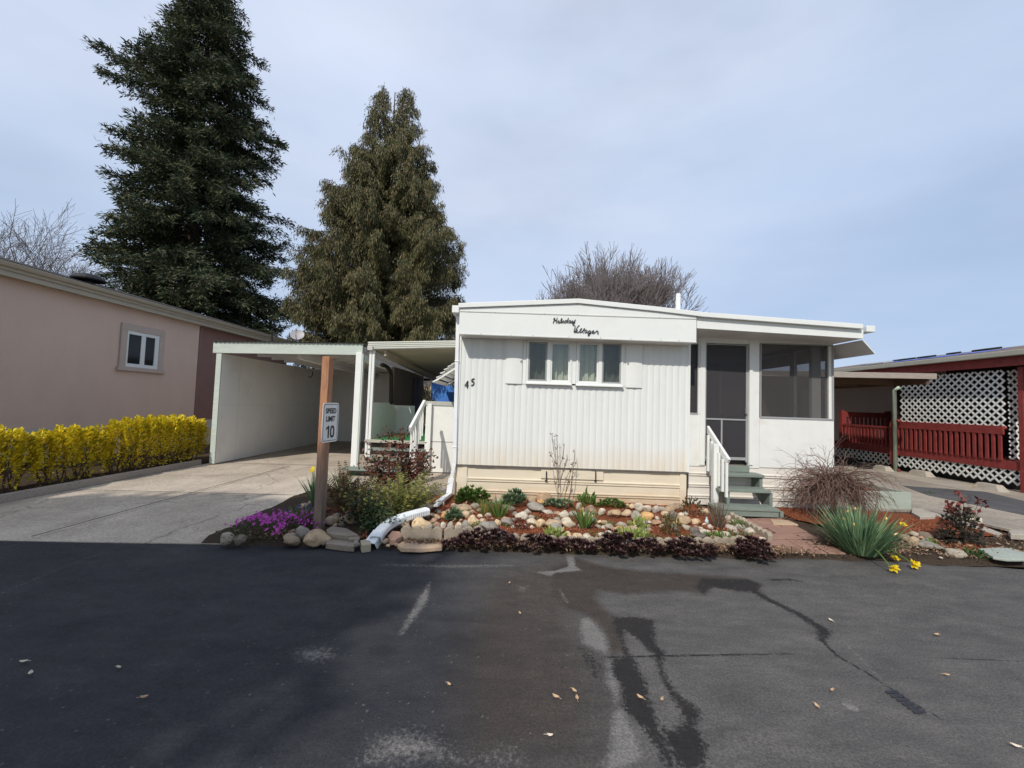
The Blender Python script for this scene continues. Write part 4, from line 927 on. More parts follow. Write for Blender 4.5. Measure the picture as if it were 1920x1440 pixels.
m = MB(); m.box(LX-.06, LX+.04, 8.95, 11.42, 1.37, 1.43); m.box(LX-.06, LX-.02, 8.95, 11.42, 1.25, 1.37); obj('top_rail', m, RED, dkr, bevel=.004)
for k in range(20):
    y = 9.02+k*.125; m = MB(); m.box(LX-.055, LX-.022, y-.028, y+.028, .70, 1.249); obj('baluster', m, RED, dkr)
for (x, y, zt_) in ((LX-.02, 8.62, zg-.26), (LX+.62, 8.70, zg-.26), (LX+.0, 11.45, 1.43)):
    m = MB(); m.box(x-.045, x+.045, y-.045, y+.045, .05 if y < 8.8 else .5, zt_); obj('post', m, RED, dkr, bevel=.004)
m = MB(); xr0 = LX-.12; m.tube(smoothline([(xr0, 11.25, 1.44), (xr0, 11.42, 1.46), (xr0, 11.52, 1.38), (xr0, 11.52, .75), (xr0, 11.50, .25), (xr0, 11.38, .10), (xr0, 11.28, .13)]), .04, 8); obj('handrail', m, RED, dkr, smooth=True)
DRED = RED
m = MB()
m.box(LX, WXR-.05, 13.35, 13.41, 1.50, 1.66); m.box(LX, WXR-.05, 13.35, 13.41, .70, .82)
for k in range(11): x = LX+.10+k*.132; m.box(x-.032, x+.032, 13.36, 13.40, .82, 1.50)
m.box(LX-.05, LX+.06, 13.32, 13.43, .5, 1.7); m.box(WXR-.16, WXR-.05, 13.32, 13.43, .5, 1.72); obj('end_railing', m, RED, dkr)
m = MB(); m.box(LX-.04, LX+.0, 11.6, 13.3, 1.22, 1.28)
for k in range(14): y = 11.66+k*.122; m.box(LX-.03, LX-.004, y-.03, y+.03, .70, 1.22)
obj('side_railing', m, RED, dkr)
# wheel stops along the deck
for (px, py, lab) in ((1655, 884, 'farthest concrete wheel stop, half hidden beside the pale green carport post'), (1727, 894, 'concrete wheel stop in the middle of the three below the lattice'), (1856, 921, 'nearest and largest looking concrete wheel stop below the lattice')):
    p = G(px, py, .055); wsp = MB(); L = .30 if px > 1700 else .27; q = (p[0], p[1])
    V = []
    for sx, x in ((-1, q[0]-.12), (1, q[0]+.12)):
        pass
    b0 = [(q[0]-.13, q[1]-L, .055), (q[0]+.13, q[1]-L, .055), (q[0]+.13, q[1]+L, .055), (q[0]-.13, q[1]+L, .055)]
    b1 = [(q[0]-.07, q[1]-L+.12, .215), (q[0]+.07, q[1]-L+.12, .215), (q[0]+.07, q[1]+L-.12, .215), (q[0]-.07, q[1]+L-.12, .215)]
    wsp.add(b0+b1, [(0, 3, 2, 1), (4, 5, 6, 7), (0, 1, 5, 4), (1, 2, 6, 5), (2, 3, 7, 6), (3, 0, 4, 7)])
    tag(obj('wheel_stop', wsp, PALECONC, bevel=.015, loc=(q[0], q[1], .055)), lab, 'wheel stop', 'wheel stops along the red deck')
rp_ = MB(); pts = [G(1735, 884, .15), G(1745, 893, .07), G(1770, 906, .07), G(1815, 915, .07), G(1845, 906, .2), G(1875, 913, .12), G(1890, 922, .07)]
rp_.tube(smoothline(pts), .012, 6); tag(obj('rope', rp_, ROPE, loc=tuple(pts[2])), 'slack tan rope strung between the concrete wheel stops', 'rope')
rc = thing('flat_carport', 'low flat carport with a weathered grey wooden front beam beside the porch', 'carport', (7.5, 9.8, .05))
Yc = 9.7; a, b = A(1757, 706, Yc), A(1560, 697, Yc); x0, x1 = 5.5, a[0]
z0, z1 = A(1563, 707, Yc)[2], a[2]
m = MB(); m.prism([(x0, Yc, z0-.03), (x1, Yc, z1-.06), (x1, Yc, z1+.07), (x0, Yc, z0+.10)], (0, .06, 0)); obj('front_beam', m, GREYWOOD, rc, bevel=.006)
m = MB(); m.prism([(x0, Yc+.06, z0+.02), (x1, Yc+.06, z1-.01), (x1, Yc+.06, z1+.05), (x0, Yc+.06, z0+.08)], (0, 6, 0)); obj('roof', m, mat('dark_ply', (.13, .09, .065), .8, .2, 3), rc)
m = MB()
for k in range(5): y = Yc+.9+k*1.1; m.bar((x0, y, z0-.06), (x1-.1, y, z1-.09), .05, .14)
m.bar((x1-.15, Yc+.06, z1-.10), (x1-.15, Yc+6, z1-.10), .06, .16); obj('rafter', m, mat('rafter_brown', (.15, .09, .06), .8, .2, 3), rc)
p = G(1679, 886, .055); m = MB(); m.tube([(p[0], p[1], .05), (p[0], p[1], A(1680, 732, p[1])[2]), (p[0]-.02, p[1]-.15, z1-.18)], .045, 12); obj('post', m, PALEGREEN, rc, smooth=True)
fn = thing('brown_shed', 'low brown board sided shed glimpsed beyond the flat carport through the porch screen', 'shed', (8.5, 17.5, .09))
m = MB()
for k in range(46): m.box(5.3+.145*k, 5.43+.145*k, 17.5, 17.53, .1, 2.75)
m.box(5.3, 11.97, 17.531, 19.5, .1, 2.75); obj('wall', m, mat('shed_brown', (.17, .115, .08), .8, .3, 4, .3, 20, stretch=(6, 6, 1)), fn)
m = MB(); m.box(5.1, 11.98, 17.3, 19.7, 2.751, 2.85); obj('roof', m, DARKROOF, fn)
# pots in shade
for (px, py, s_, lab) in ((1585, 862, .26, 'left dark planter pot in the shade behind the porch corner'), (1622, 869, .2, 'right dark planter pot under the lattice skirt')):
    p = G(px, py+12, .055); m = MB(); m.lathe((p[0], p[1], .05), [(s_*.75, 0), (s_*.95, s_*.9), (s_, s_), (s_*.9, s_), (s_*.85, s_*.8)], 16); tag(obj('plant_pot', m, BLACK, loc=tuple(p)), lab, 'pot')
# sage planter box
pb_ = thing('planter_box', 'sage green wooden planter box with bare soil right of the porch', 'planter', (6.0, 6.7, .05))
pr_ = gp(1709, 958); hgt = .27; bx1 = pr_[0]; by0 = pr_[1]; bx0 = bx1-.80; by1 = by0+1.5; z0 = .05
PSAGE = mat('sage_paint', (.36, .40, .34), .6, .10, 5, .15, 25, stretch=(.5, 1, 3))
m = MB(); m.box(bx0, bx1, by0, by0+.04, z0, z0+hgt+.03); obj('front_board', m, PSAGE, pb_, bevel=.004)
m = MB(); m.box(bx1-.04, bx1-.003, by0+.042, by1, z0, z0+hgt+.026); m.box(bx0+.003, bx0+.04, by0+.042, by1, z0, z0+hgt+.026); m.box(bx0+.045, bx1-.045, by1-.04, by1-.002, z0, z0+hgt+.024); obj('side_board', m, PSAGE, pb_, bevel=.004)
m = MB(); m.box(bx0+.045, bx1-.045, by0+.045, by1-.045, z0, z0+hgt-.05); obj('soil', m, MULCH, pb_)

# ------------------------------------------------------------------ speed limit sign on a wooden post
sp_ = thing('speed_limit_sign', 'white speed limit ten sign bolted to a tall brown wooden post', 'sign post', (*gp(598, 992)[:2], .04))
bp = gp(598, 990); th_ = math.radians(80)
dx = np.array((math.cos(th_), math.sin(th_), 0)); dn_ = np.array((math.sin(th_), -math.cos(th_), 0))      # along the sign face / its outward normal
tp = A(615.5, 669, bp[1]); ax = tp-bp; hgt = tp[2]
m = MB(); q = .047; lean = (tp-np.array((bp[0], bp[1], tp[2])))
V = []
for c_ in (np.array((bp[0], bp[1], -.05)), np.array(tp)):
    for a, b in ((-1, -1), (1, -1), (1, 1), (-1, 1)): V.append(c_+dx*q*a+dn_*q*b)
m.add(V, [(0, 3, 2, 1), (4, 5, 6, 7), (0, 1, 5, 4), (1, 2, 6, 5), (2, 3, 7, 6), (3, 0, 4, 7)])
obj('post', m, WOODPOST, sp_, bevel=.006)
sc0 = A(617.5, 792, bp[1]); sc0 = np.array((bp[0]+lean[0]*.6, bp[1], sc0[2]))+dn_*(q+.012)+dx*.02
upv = nrm(np.array((lean[0]*.45, 0, hgt))); SW, SH = .305, .457
def rr(W, H, r, n=5):
    o = []
    for cx, cy, a0 in ((W/2-r, H/2-r, 0), (-W/2+r, H/2-r, 90), (-W/2+r, -H/2+r, 180), (W/2-r, -H/2+r, 270)):
        for k in range(n+1): a = math.radians(a0+90*k/n); o.append((cx+r*math.cos(a), cy+r*math.sin(a)))
    return o
def onsign(u, v, d=0): return sc0+dx*u+upv*v+dn_*d
m = MB(); m.prism([onsign(u, v, -.002) for u, v in rr(SW, SH, .035)], dn_*.004); plate = obj('sign_plate', m, mat('sign_white', (.78, .78, .76), .4, .03, 5), sp_)
m = MB(); o_ = rr(SW-.032, SH-.032, .024); i_ = rr(SW-.044, SH-.044, .018); n = len(o_)
m.add([onsign(u, v, .0035) for u, v in o_+i_], [(k, (k+1) % n, (k+1) % n+n, k+n) for k in range(n)]); obj('border', m, LETTER, plate)
m = MB()
for v in (SH/2-.022, -SH/2+.022): m.tube([onsign(0, v, .002), onsign(0, v, .007)], .008, 8)
obj('bolt', m, GREYMETAL, plate)
def text(s_, W, H, v0):
    cu = bpy.data.curves.new('t', 'FONT'); cu.body = s_; cu.offset = .034; cu.resolution_u = 4
    to = bpy.data.objects.new('t', cu); COL.objects.link(to)
    bpy.context.view_layer.update()
    me = bpy.data.meshes.new_from_object(to.evaluated_get(bpy.context.evaluated_depsgraph_get()))
    bpy.data.objects.remove(to); bpy.data.curves.remove(cu)
    P = np.array([v.co[:] for v in me.vertices]); mn, mx = P.min(0), P.max(0)
    mb = MB(); mb.add([onsign(((p[0]-mn[0])/(mx[0]-mn[0])-.5)*W, v0+((p[1]-mn[1])/(mx[1]-mn[1])-.5)*H, .0045) for p in P], [tuple(f.vertices) for f in me.polygons])
    bpy.data.meshes.remove(me); obj('lettering', mb, LETTER, plate)
text('SPEED', .20, .062, .135); text('LIMIT', .17, .062, .042); mb = MB(); mb.add([onsign(u, v, .0045) for u, v in ((-.045, -.179), (-.020, -.179), (-.020, -.037), (-.042, -.037), (-.078, -.063), (-.078, -.085), (-.045, -.066))], [(0, 1, 2, 3, 4, 5, 6)]); obj('digit', mb, LETTER, plate)
mb = MB(); kk = 28; ro = []
for a_, b_ in ((.041, .071), (.017, .047)):
    for k in range(kk): t_ = 2*pi*k/kk; cu_, su_ = math.cos(t_), math.sin(t_); ro.append((.040+a_*np.sign(cu_)*abs(cu_)**.75, -.108+b_*np.sign(su_)*abs(su_)**.75))
mb.add([onsign(u, v, .0045) for u, v in ro], [(k, (k+1) % kk, (k+1) % kk+kk, k+kk) for k in range(kk)]); obj('digit', mb, LETTER, plate)

# ------------------------------------------------------------------ trees
SPRUCE = leafmat('spruce_needles', [(0, (.018, .032, .020)), (.45, (.052, .074, .040)), (.8, (.10, .118, .055)), (1, (.16, .13, .075))], .6, .12)
CEDAR = leafmat('cedar_sprays', [(0, (.038, .044, .020)), (.45, (.10, .105, .042)), (.8, (.17, .155, .068)), (1, (.26, .18, .10))], .6, .15)
BARK = mat('bark', (.09, .07, .055), .95, .3, 8, .6, 20)
GREYBARK = mat('grey_twig', (.17, .15, .145), .9, .2, 6)
REDBARK = mat('red_twig', (.20, .17, .165), .9, .2, 6)
def conifer(name, label, base, h, prof, nb, twigs, kind, mleaf, seed, extra=(), tops=None, leafs=11):
    r = np.random.default_rng(seed); base = np.array(base, float)
    root = thing(name, label, 'tree', tuple(base))
    zs, ls, rs = map(np.array, zip(*prof))
    tm = MB()
    tm.tube([base, base+(0, 0, h*.3), base+(0, 0, h*.7), base+(0, 0, h)], [h*.017, h*.012, h*.006, .02], 10); obj('trunk', tm, BARK, root, smooth=True)
    S0, S1, SR, LP, LD, LL, LW = [], [], [], [], [], [], []
    def branch(p0, az, L, rise, droop, tipup):
        d = np.array((math.cos(az), math.sin(az), 0)); n = 9; pts = []
        for i in range(n+1):
            t = i/n; pts.append(p0+d*L*t+np.array((0, 0, L*(rise*t-droop*t*t+tipup*t**4)))+r.normal(size=3)*.02*L*t)
        pts = np.array(pts)
        S0.extend(pts[:-1]); S1.extend(pts[1:]); SR.extend([.012+.013*L*(1-i/n) for i in range(n)])
        nt_ = max(3, int(twigs*L)); side = np.cross(d, (0, 0, 1))
        for k in range(nt_):
            t = .16+.84*((k+r.random())/nt_)**.8; f = t*n; i = min(int(f), n-1); p = pts[i]+(pts[i+1]-pts[i])*(f-i)
            sg = 1 if k % 2 else -1; tl = (.26+.34*L*.32*(1.2-t))*r.uniform(.55, 1.45); tl = min(tl, 1.35)
            if kind == 'spruce': td = nrm(d*.75+side*sg*r.uniform(.3, 1.1)+np.array((0, 0, r.uniform(-.85, .30))))
            else: td = nrm(d*.55+side*sg*r.uniform(.1, .8)+np.array((0, 0, r.uniform(-2.2, -.4)))); tl *= 1.25
            m_ = max(3, int(leafs*tl/.5)); tt = r.random(m_)[:, None]
            LP.append(p+td*tl*tt+r.normal(size=(m_, 3))*(.11 if kind == 'spruce' else .07))
            if kind == 'spruce': LD.append(td*1.0+r.normal(size=(m_, 3))*.48)
            else: LD.append(td*.6+np.array((0, 0, -1.0))+r.normal(size=(m_, 3))*.33)
            LL.append(r.uniform(.18, .38, m_) if kind == 'spruce' else r.uniform(.09, .22, m_)); LW.append(r.uniform(.045, .09, m_) if kind == 'spruce' else r.uniform(.022, .042, m_))
            S0.append(p); S1.append(p+td*tl); SR.append(.008)
    for k in range(nb):
        u = (k+r.random())/nb; z = zs[0]+(zs[-1]-zs[0])*u**1.05
        az = k*2.39996+r.normal()*.3; wl = np.interp(z, zs, ls); wr = np.interp(z, zs, rs)
        c = math.cos(az); L = (wr if c > 0 else wl)*abs(c)+(wl+wr)/2*(1-abs(c)); L *= r.uniform(.62, 1.08) if kind == 'spruce' else r.uniform(.78, 1.04)
        lob = math.sin(z*1.15+az*1.0+seed)+.7*math.sin(z*2.3-az*2.0+seed*2)
        L *= 1+(.07 if kind == 'spruce' else .045)*lob
        if L < .25 or (lob < -1.15 and r.random() < .6): continue
        bx = np.zeros(3)
        if tops:
            for zt_, dx_ in tops:
                if z > zt_: bx = np.array((dx_ if k % 2 else -dx_, 0, 0)); L *= .55; break
        if kind == 'spruce': branch(base+bx+(0, 0, z), az, L, r.uniform(-.02, .16), r.uniform(.28, .55), r.uniform(.12, .30))
        else: branch(base+bx+(0, 0, z), az, L, r.uniform(.25, .5), r.uniform(.1, .3), r.uniform(.0, .15))
    for (z, az, L, rise) in extra: branch(base+(0, 0, z), az, L, rise, .05, .1)
    V, Fc = kites(np.concatenate(LP), np.concatenate(LD), np.concatenate(LL), np.concatenate(LW), .2)
    npobj('crown', V, Fc, mleaf, root)
    npobj('limb', *segs(np.array(S0), np.array(S1), np.array(SR), np.array(SR)*.75, 4), BARK, root)
conifer('spruce_tree', 'tall dark spruce behind the stucco house, cut off by the top of frame', (*A(352, 600, 25)[:2], 0), 29,
        [(1.5, 4.5, 5.2), (5, 4.5, 5.7), (8, 4.6, 5.8), (10.5, 4.8, 5.6), (13, 4.5, 4.6), (15.5, 3.9, 4.0), (18, 3.0, 4.2), (20.5, 3.2, 4.2), (23, 2.6, 3.2), (26, 1.9, 1.8), (29, .3, .3)],
        520, 8.5, 'spruce', SPRUCE, 11, leafs=19, extra=[(20.9, pi*.98, 6.9, .10), (21.3, pi*1.06, 6.0, .12), (20.6, pi*.9, 5.4, .08), (20.4, pi*1.12, 4.4, .1)])
conifer('cedar_tree', 'broad olive green cedar with a forked top behind the patio cover', (*A(720, 600, 20)[:2], 0), 16.9,
        [(1.0, 3.7, 4.0), (4, 4.1, 4.2), (6, 4.3, 4.1), (8, 4.0, 3.8), (10, 3.2, 3.0), (12, 2.3, 2.5), (14, 1.7, 2.0), (15.6, 1.1, 1.1), (17.1, .3, .3)],
        520, 9.0, 'cedar', CEDAR, 23, tops=[(13.4, .62)], leafs=44)

def bare_tree(name, label, base, h, spread, m, seed, n0=9, depth=5, rad=.1, fork=.25, up=.5):
    r = np.random.default_rng(seed); base = np.array(base, float); root = thing(name, label, 'tree', tuple(base))
    S0, S1, R0, R1 = [], [], [], []
    def grow(p, d, L, rr_, k):
        n = 3
        for i in range(n):
            d = nrm(d+r.normal(size=3)*.13+np.array((0, 0, .06*up))); q = p+d*L/n; e = rr_*(1-.12*(i+1))
            S0.append(p); S1.append(q); R0.append(max(.010, rr_*(1-.12*i))); R1.append(max(.009, e)); p = q
            if k > 0 and i > 0:
                for _ in range(1 if r.random() < .6 else 2):
                    a = nrm(d+rv(1)[0]*.75+np.array((0, 0, .25*up))); grow(p, a, L*r.uniform(.55, .8), e*.58, k-1)
        if k > 0: grow(p, nrm(d+rv(1)[0]*.3), L*.75, rr_*.62, k-1)
    tz = h*fork; tm = MB(); tm.tube([base, base+(0, 0, tz)], [rad*1.5, rad*1.2], 10); obj('trunk', tm, m, root, smooth=True)
    for k in range(n0):
        a = 2*pi*k/n0+r.normal()*.2; s_ = spread*r.uniform(.3, 1.); grow(base+(0, 0, tz*r.uniform(.75, 1)), nrm(np.array((math.cos(a)*s_, math.sin(a)*s_, 1.))), h*.30*r.uniform(.85, 1.1), rad*.5, depth)
    npobj('limb', *segs(np.array(S0), np.array(S1), np.array(R0), np.array(R1), 3), m, root)
bare_tree('bare_tree', 'rounded leafless tree with reddish twigs behind the mobile home roof', (*A(1142, 640, 22)[:2], 0), 8.7, .66, REDBARK, 4, 24, 5, .11, .2, 1.3)
bare_tree('bare_tree', 'pale grey leafless tree above the stucco house roof', (*A(40, 600, 32)[:2], 0), 13.2, .85, GREYBARK, 9, 13, 4, .2, .35, .3)
tag(bpy.data.objects['bare_tree'], group=None)
conifer('distant_conifer', 'small far conifer top peeking over the flat carport roof', (*A(1588, 700, 55)[:2], 0), 7.6, [(1, 2.5, 2.5), (5, 1.6, 1.6), (7.6, .2, .2)], 50, 5, 'spruce', SPRUCE, 31)
# the broad tree across the road whose shade falls over the left of the road
def shade_tree():
    r = np.random.default_rng(77); base = np.array((-8.6, -7.4, 0.)); root = thing('shade_tree', 'broad evergreen across the road that shades the left asphalt', 'tree', tuple(base))
    tm = MB(); tm.tube([base, base+(0, 0, 5), base+(.3, 0, 11)], [.32, .24, .08], 10); obj('trunk', tm, BARK, root, smooth=True)
    n = 16000; q = rv(n)*(r.random(n)**.33)[:, None]
    c = np.array((-9.0, -7.4, 9.6)); P = c+q*np.array((4.3, 3.0, 2.9))
    lump = np.sin(P[:, 0]*1.5)+np.sin(P[:, 1]*1.9+1)+np.sin(P[:, 2]*1.7); P = P[(lump > -1.3)]
    V, Fc = kites(P, rv(len(P)), r.uniform(.3, .55, len(P)), r.uniform(.16, .28, len(P)), .2); npobj('crown', V, Fc, SPRUCE, root)
shade_tree()

# ------------------------------------------------------------------ garden plants
def plantmat(name, a, b, tr=.25): a = np.array(a); b = np.array(b); return leafmat(name, [(0, tuple(a*.7)), (.5, tuple((a+b)/2)), (1, tuple(b))], .5, tr)
GREEN1 = plantmat('fresh_green', (.07, .15, .03), (.18, .27, .07)); GREEN2 = plantmat('grey_green', (.12, .20, .11), (.30, .38, .22))
GREEN3 = plantmat('deep_green', (.03, .09, .025), (.08, .17, .04)); LIME = plantmat('lime_green', (.22, .30, .06), (.42, .48, .16))
BLUEG = plantmat('daffodil_green', (.07, .16, .075), (.25, .36, .19)); REDL = plantmat('red_leaf', (.07, .018, .015), (.24, .07, .045))
PURPLE = leafmat('burgundy_leaf', [(0, (.022, .011, .013)), (.55, (.065, .028, .032)), (.85, (.13, .062, .062)), (1, (.17, .13, .075))], .4, .1); FERN = plantmat('yellow_fern', (.11, .13, .035), (.33, .32, .085))
BROWNF = plantmat('brown_fern', (.07, .05, .025), (.20, .13, .06)); PINKF = plantmat('magenta_petal', (.50, .05, .42), (.75, .16, .62), .35)
VIOLET = plantmat('violet_petal', (.07, .05, .25), (.17, .13, .42)); YELF = plantmat('yellow_petal', (.80, .52, .01), (.88, .72, .04), .35)
DRY = plantmat('dry_twig', (.14, .10, .07), (.30, .23, .17)); TWIGRED = mat('maple_twig', (.20, .125, .10), .85, .25, 8)
def mpp(p): return p[1]/F                         # metres per photo pixel at that depth
PLN = []
def plant(name, label, px, py, group=None, dz=0, z=None):
    p = gp(px, py) if z is None else G(px, py, z); PLN.append((px, py, label)); return thing(name, label, 'plant', tuple(p), group), p
def dome(p, rx, ry, rz, n, r, shell=.5):
    q = rv(n); q[:, 2] = np.abs(q[:, 2]); q *= (shell+(1-shell)*r.random(n)**.5)[:, None]; return p+q*np.array((rx, ry, rz)), q
def leafy(name, label, px, py, w, h, n, m, L, W, seed=0, lay=.6, shell=.45, group=None, stems=True, ry=None):
    r = np.random.default_rng(seed+px); root, p = plant(name, label, px, py, group); s_ = mpp(p); w *= s_; h *= s_
    P, q = dome(p, w/2, ry or w/2.3, h*.88, n, r, shell)
    V, Fc = kites(P, q+np.array((0, 0, lay))+rv(n)*.45, r.uniform(.7, 1.25, n)*L, r.uniform(.75, 1.2, n)*W, .22, up=(0, 0, 1)); npobj('foliage', V, Fc, m, root)
    if stems:
        k = max(5, n//25); a = p+np.stack([r.normal(size=k)*w*.06, r.normal(size=k)*w*.06, np.zeros(k)], 1); npobj('stem', *segs(a, P[:k], .004, .002), STEM, root)
    return root, p
def grassy(name, label, px, py, w, h, n, m, W, seed=0, droop=.35, spread=.8, group=None, base=.15):
    r = np.random.default_rng(seed+px); root, p = plant(name, label, px, py, group); s_ = mpp(p); w *= s_; h *= s_
    a = r.random(n)*2*pi; k = r.random(n)**.6
    P = p+np.stack([np.cos(a)*k*w*base, np.sin(a)*k*w*base, np.zeros(n)], 1)
    D = np.stack([np.cos(a)*k*spread, np.sin(a)*k*spread, np.ones(n)], 1)+r.normal(size=(n, 3))*.1
    V, Fc = blades(P, D, h*r.uniform(.65, 1.2, n), W*r.uniform(.7, 1.2, n), droop*r.uniform(.4, 1.6, n)); npobj('leaves', V, Fc, m, root); return root, p
def rosettes(name, label, px, py, w, h, n, m, L, seed=0, group=None, d=None, nl=16):
    r = np.random.default_rng(seed+px); root, p = plant(name, label, px, py, group); s_ = mpp(p); w *= s_; h *= s_
    n = int(n*.68) if m is PURPLE else n; q = rv(n); q[:, 2] = np.abs(q[:, 2]); q *= (r.random(n)**.25)[:, None]; d = d or w*.35
    C = p+q*np.array((w/2, d/2, h*(.74 if m is PURPLE else .85)))+(0, 0, .012); parts = []
    for k in range(nl):
        a = 2*pi*k/nl+r.random(n)*.4; e = .15+1.1*(k % 4)/3
        D = np.stack([np.cos(a), np.sin(a), np.full(n, e)], 1)+q*.5
        parts.append(kites(C, D, L*r.uniform(.8, 1.2, n), L*.46, .15, up=(0, 0, 1)))
    npobj('rosette', *cat(parts), m, root)
    return root, p
def flowers(root, C, m, R, npet=6, up=(0, -.5, 1), name='flower', seed=1, each=1):
    C = np.asarray(C)
    if each and len(C) <= 100:
        for i in range(0, len(C), each): flowers_(root, C[i:i+each], m, R, npet, up, name, seed+i)
    else: tag(flowers_(root, C, m, R, npet, up, name, seed), kind='stuff')
def flowers_(root, C, m, R, npet, up, name, seed):
    r = np.random.default_rng(seed); C = np.asarray(C); parts = []
    U = nrm(np.broadcast_to(np.array(up, float), C.shape)+r.normal(size=C.shape)*.35); a_ = nrm(np.cross(U, (.3, .2, .9))); b_ = np.cross(U, a_)
    for k in range(npet):
        t = 2*pi*k/npet; D = a_*math.cos(t)+b_*math.sin(t)+U*.25; parts.append(kites(C, D, R*r.uniform(.85, 1.15, len(C)), R*.75, .08, up=(0, -.3, 1)))
    return npobj(name, *cat(parts), m, root)

# burgundy houseleeks along the kerb
semp = 'burgundy succulent clumps along the asphalt edge'
rosettes('burgundy_succulent', 'biggest burgundy succulent mound, left, before the grey boulder', 912, 1024, 120, 38, 150, PURPLE, .046, 1, semp, .30)
rosettes('burgundy_succulent', 'thin straggling burgundy succulent trail left of the big mound', 858, 1026, 60, 14, 40, PURPLE, .042, 2, semp, .2)
rosettes('burgundy_succulent', 'burgundy succulent mound before the lime leafed clump', 1010, 1029, 80, 28, 90, PURPLE, .046, 3, semp, .25)
rosettes('burgundy_succulent', 'low dark burgundy succulent strip between two taller mounds', 1075, 1030, 90, 17, 80, PURPLE, .048, 4, semp, .2)
rosettes('burgundy_succulent', 'peaked burgundy succulent mound below the flat tan rock', 1160, 1033, 85, 42, 130, PURPLE, .046, 5, semp, .28)
rosettes('burgundy_succulent', 'small burgundy succulent spread right of the peaked mound', 1215, 1034, 60, 24, 60, PURPLE, .044, 6, semp, .22)
rosettes('burgundy_succulent', 'long low burgundy succulent drift before the red mulch', 1290, 1040, 110, 34, 150, PURPLE, .044, 7, semp, .28)
rosettes('burgundy_succulent', 'rounded burgundy succulent mound at the corner of the paver path', 1410, 1043, 72, 42, 130, PURPLE, .046, 8, semp, .35)
# clumps at the back row
rosettes('green_stonecrop', 'wide bright green stonecrop mound by the white downspout', 886, 944, 66, 32, 130, GREEN1, .06, 1, nl=12)
rosettes('grey_stonecrop', 'grey green leafy mound left of the bare twigs', 965, 950, 44, 32, 75, GREEN2, .065, 2, nl=12)
rosettes('grey_stonecrop', 'low silvery spread at the foot of the bare twigs', 1048, 952, 62, 16, 60, GREEN2, .05, 3, nl=10)
leafy('broad_leaf_plant', 'upright broad leaved green plant right of the bare twigs', 1102, 949, 40, 26, 40, GREEN1, .13, .055, 1, 1.1, .1, stems=False)
rosettes('green_stonecrop', 'flat green stonecrop mat beside the tall cobble', 1145, 952, 58, 17, 120, GREEN1, .035, 5, nl=10)
rosettes('grey_stonecrop', 'small blue green tuft in front of the downspout stones', 849, 976, 30, 22, 55, GREEN2, .05, 6, nl=12)
grassy('grass_tuft', 'fine olive grass tuft at the left of the rock garden', 908, 966, 44, 30, 160, FERN, .006, 1, .5)
grassy('young_iris', 'fresh green young iris fan beside the olive grass tuft', 936, 972, 44, 40, 60, GREEN1, .022, 2, .35, .7)
grassy('young_iris', 'green iris clump standing in the central red mulch hollow', 1096, 991, 40, 40, 60, GREEN1, .026, 3, .3, .7)
leafy('burgundy_shrub', 'tiny burgundy leaved shrub in the left mulch hollow', 975, 995, 30, 26, 140, REDL, .03, .018, 4)
leafy('lime_clump', 'pale lime leafed clump behind the kerb, left of centre', 1040, 1008, 44, 16, 60, LIME, .075, .03, 5, 1., .2, stems=False)
leafy('lime_clump', 'lime leafed spread under the flat tan rock', 1185, 1012, 64, 20, 110, LIME, .075, .032, 6, .9, .2, stems=False)
leafy('lime_clump', 'light green leafed tuft above the flat tan rock', 1197, 992, 40, 22, 60, LIME, .07, .03, 7, 1, .2, stems=False)
leafy('low_thyme', 'bright green creeping thyme patch near the path corner', 1348, 1012, 60, 14, 260, GREEN1, .028, .016, 8, .5, .3, stems=False)
leafy('low_thyme', 'second green thyme strip climbing along the paver path', 1385, 990, 40, 16, 180, GREEN1, .03, .016, 9, .5, .3, stems=False)
leafy('ferny_shrub', 'feathery green shrub with orange tips in the right mulch hollow', 1257, 1002, 40, 46, 420, plantmat('ferny_green', (.04, .07, .02), (.17, .15, .05)), .03, .012, 10, .8, .3)
r_, p_ = leafy('rose_bush', 'spindly bronze rose bush beside the porch handrail', 1297, 966, 46, 38, 120, plantmat('bronze_rose', (.05, .07, .03), (.20, .12, .06)), .045, .03, 11, .6, .5)
grassy('lavender_plant', 'dry grey lavender with upright stalks left of the steps', 1347, 992, 40, 56, 140, DRY, .007, 12, .12, .45)
leafy('green_tuft', 'small dark green tuft peeking over the scalloped edging', 818, 990, 24, 8, 60, GREEN3, .03, .015, 13, stems=False)
leafy('green_tuft', 'dark green tuft between cobbles right of the scalloped edging', 893, 988, 26, 10, 60, GREEN1, .03, .015, 14, stems=False)
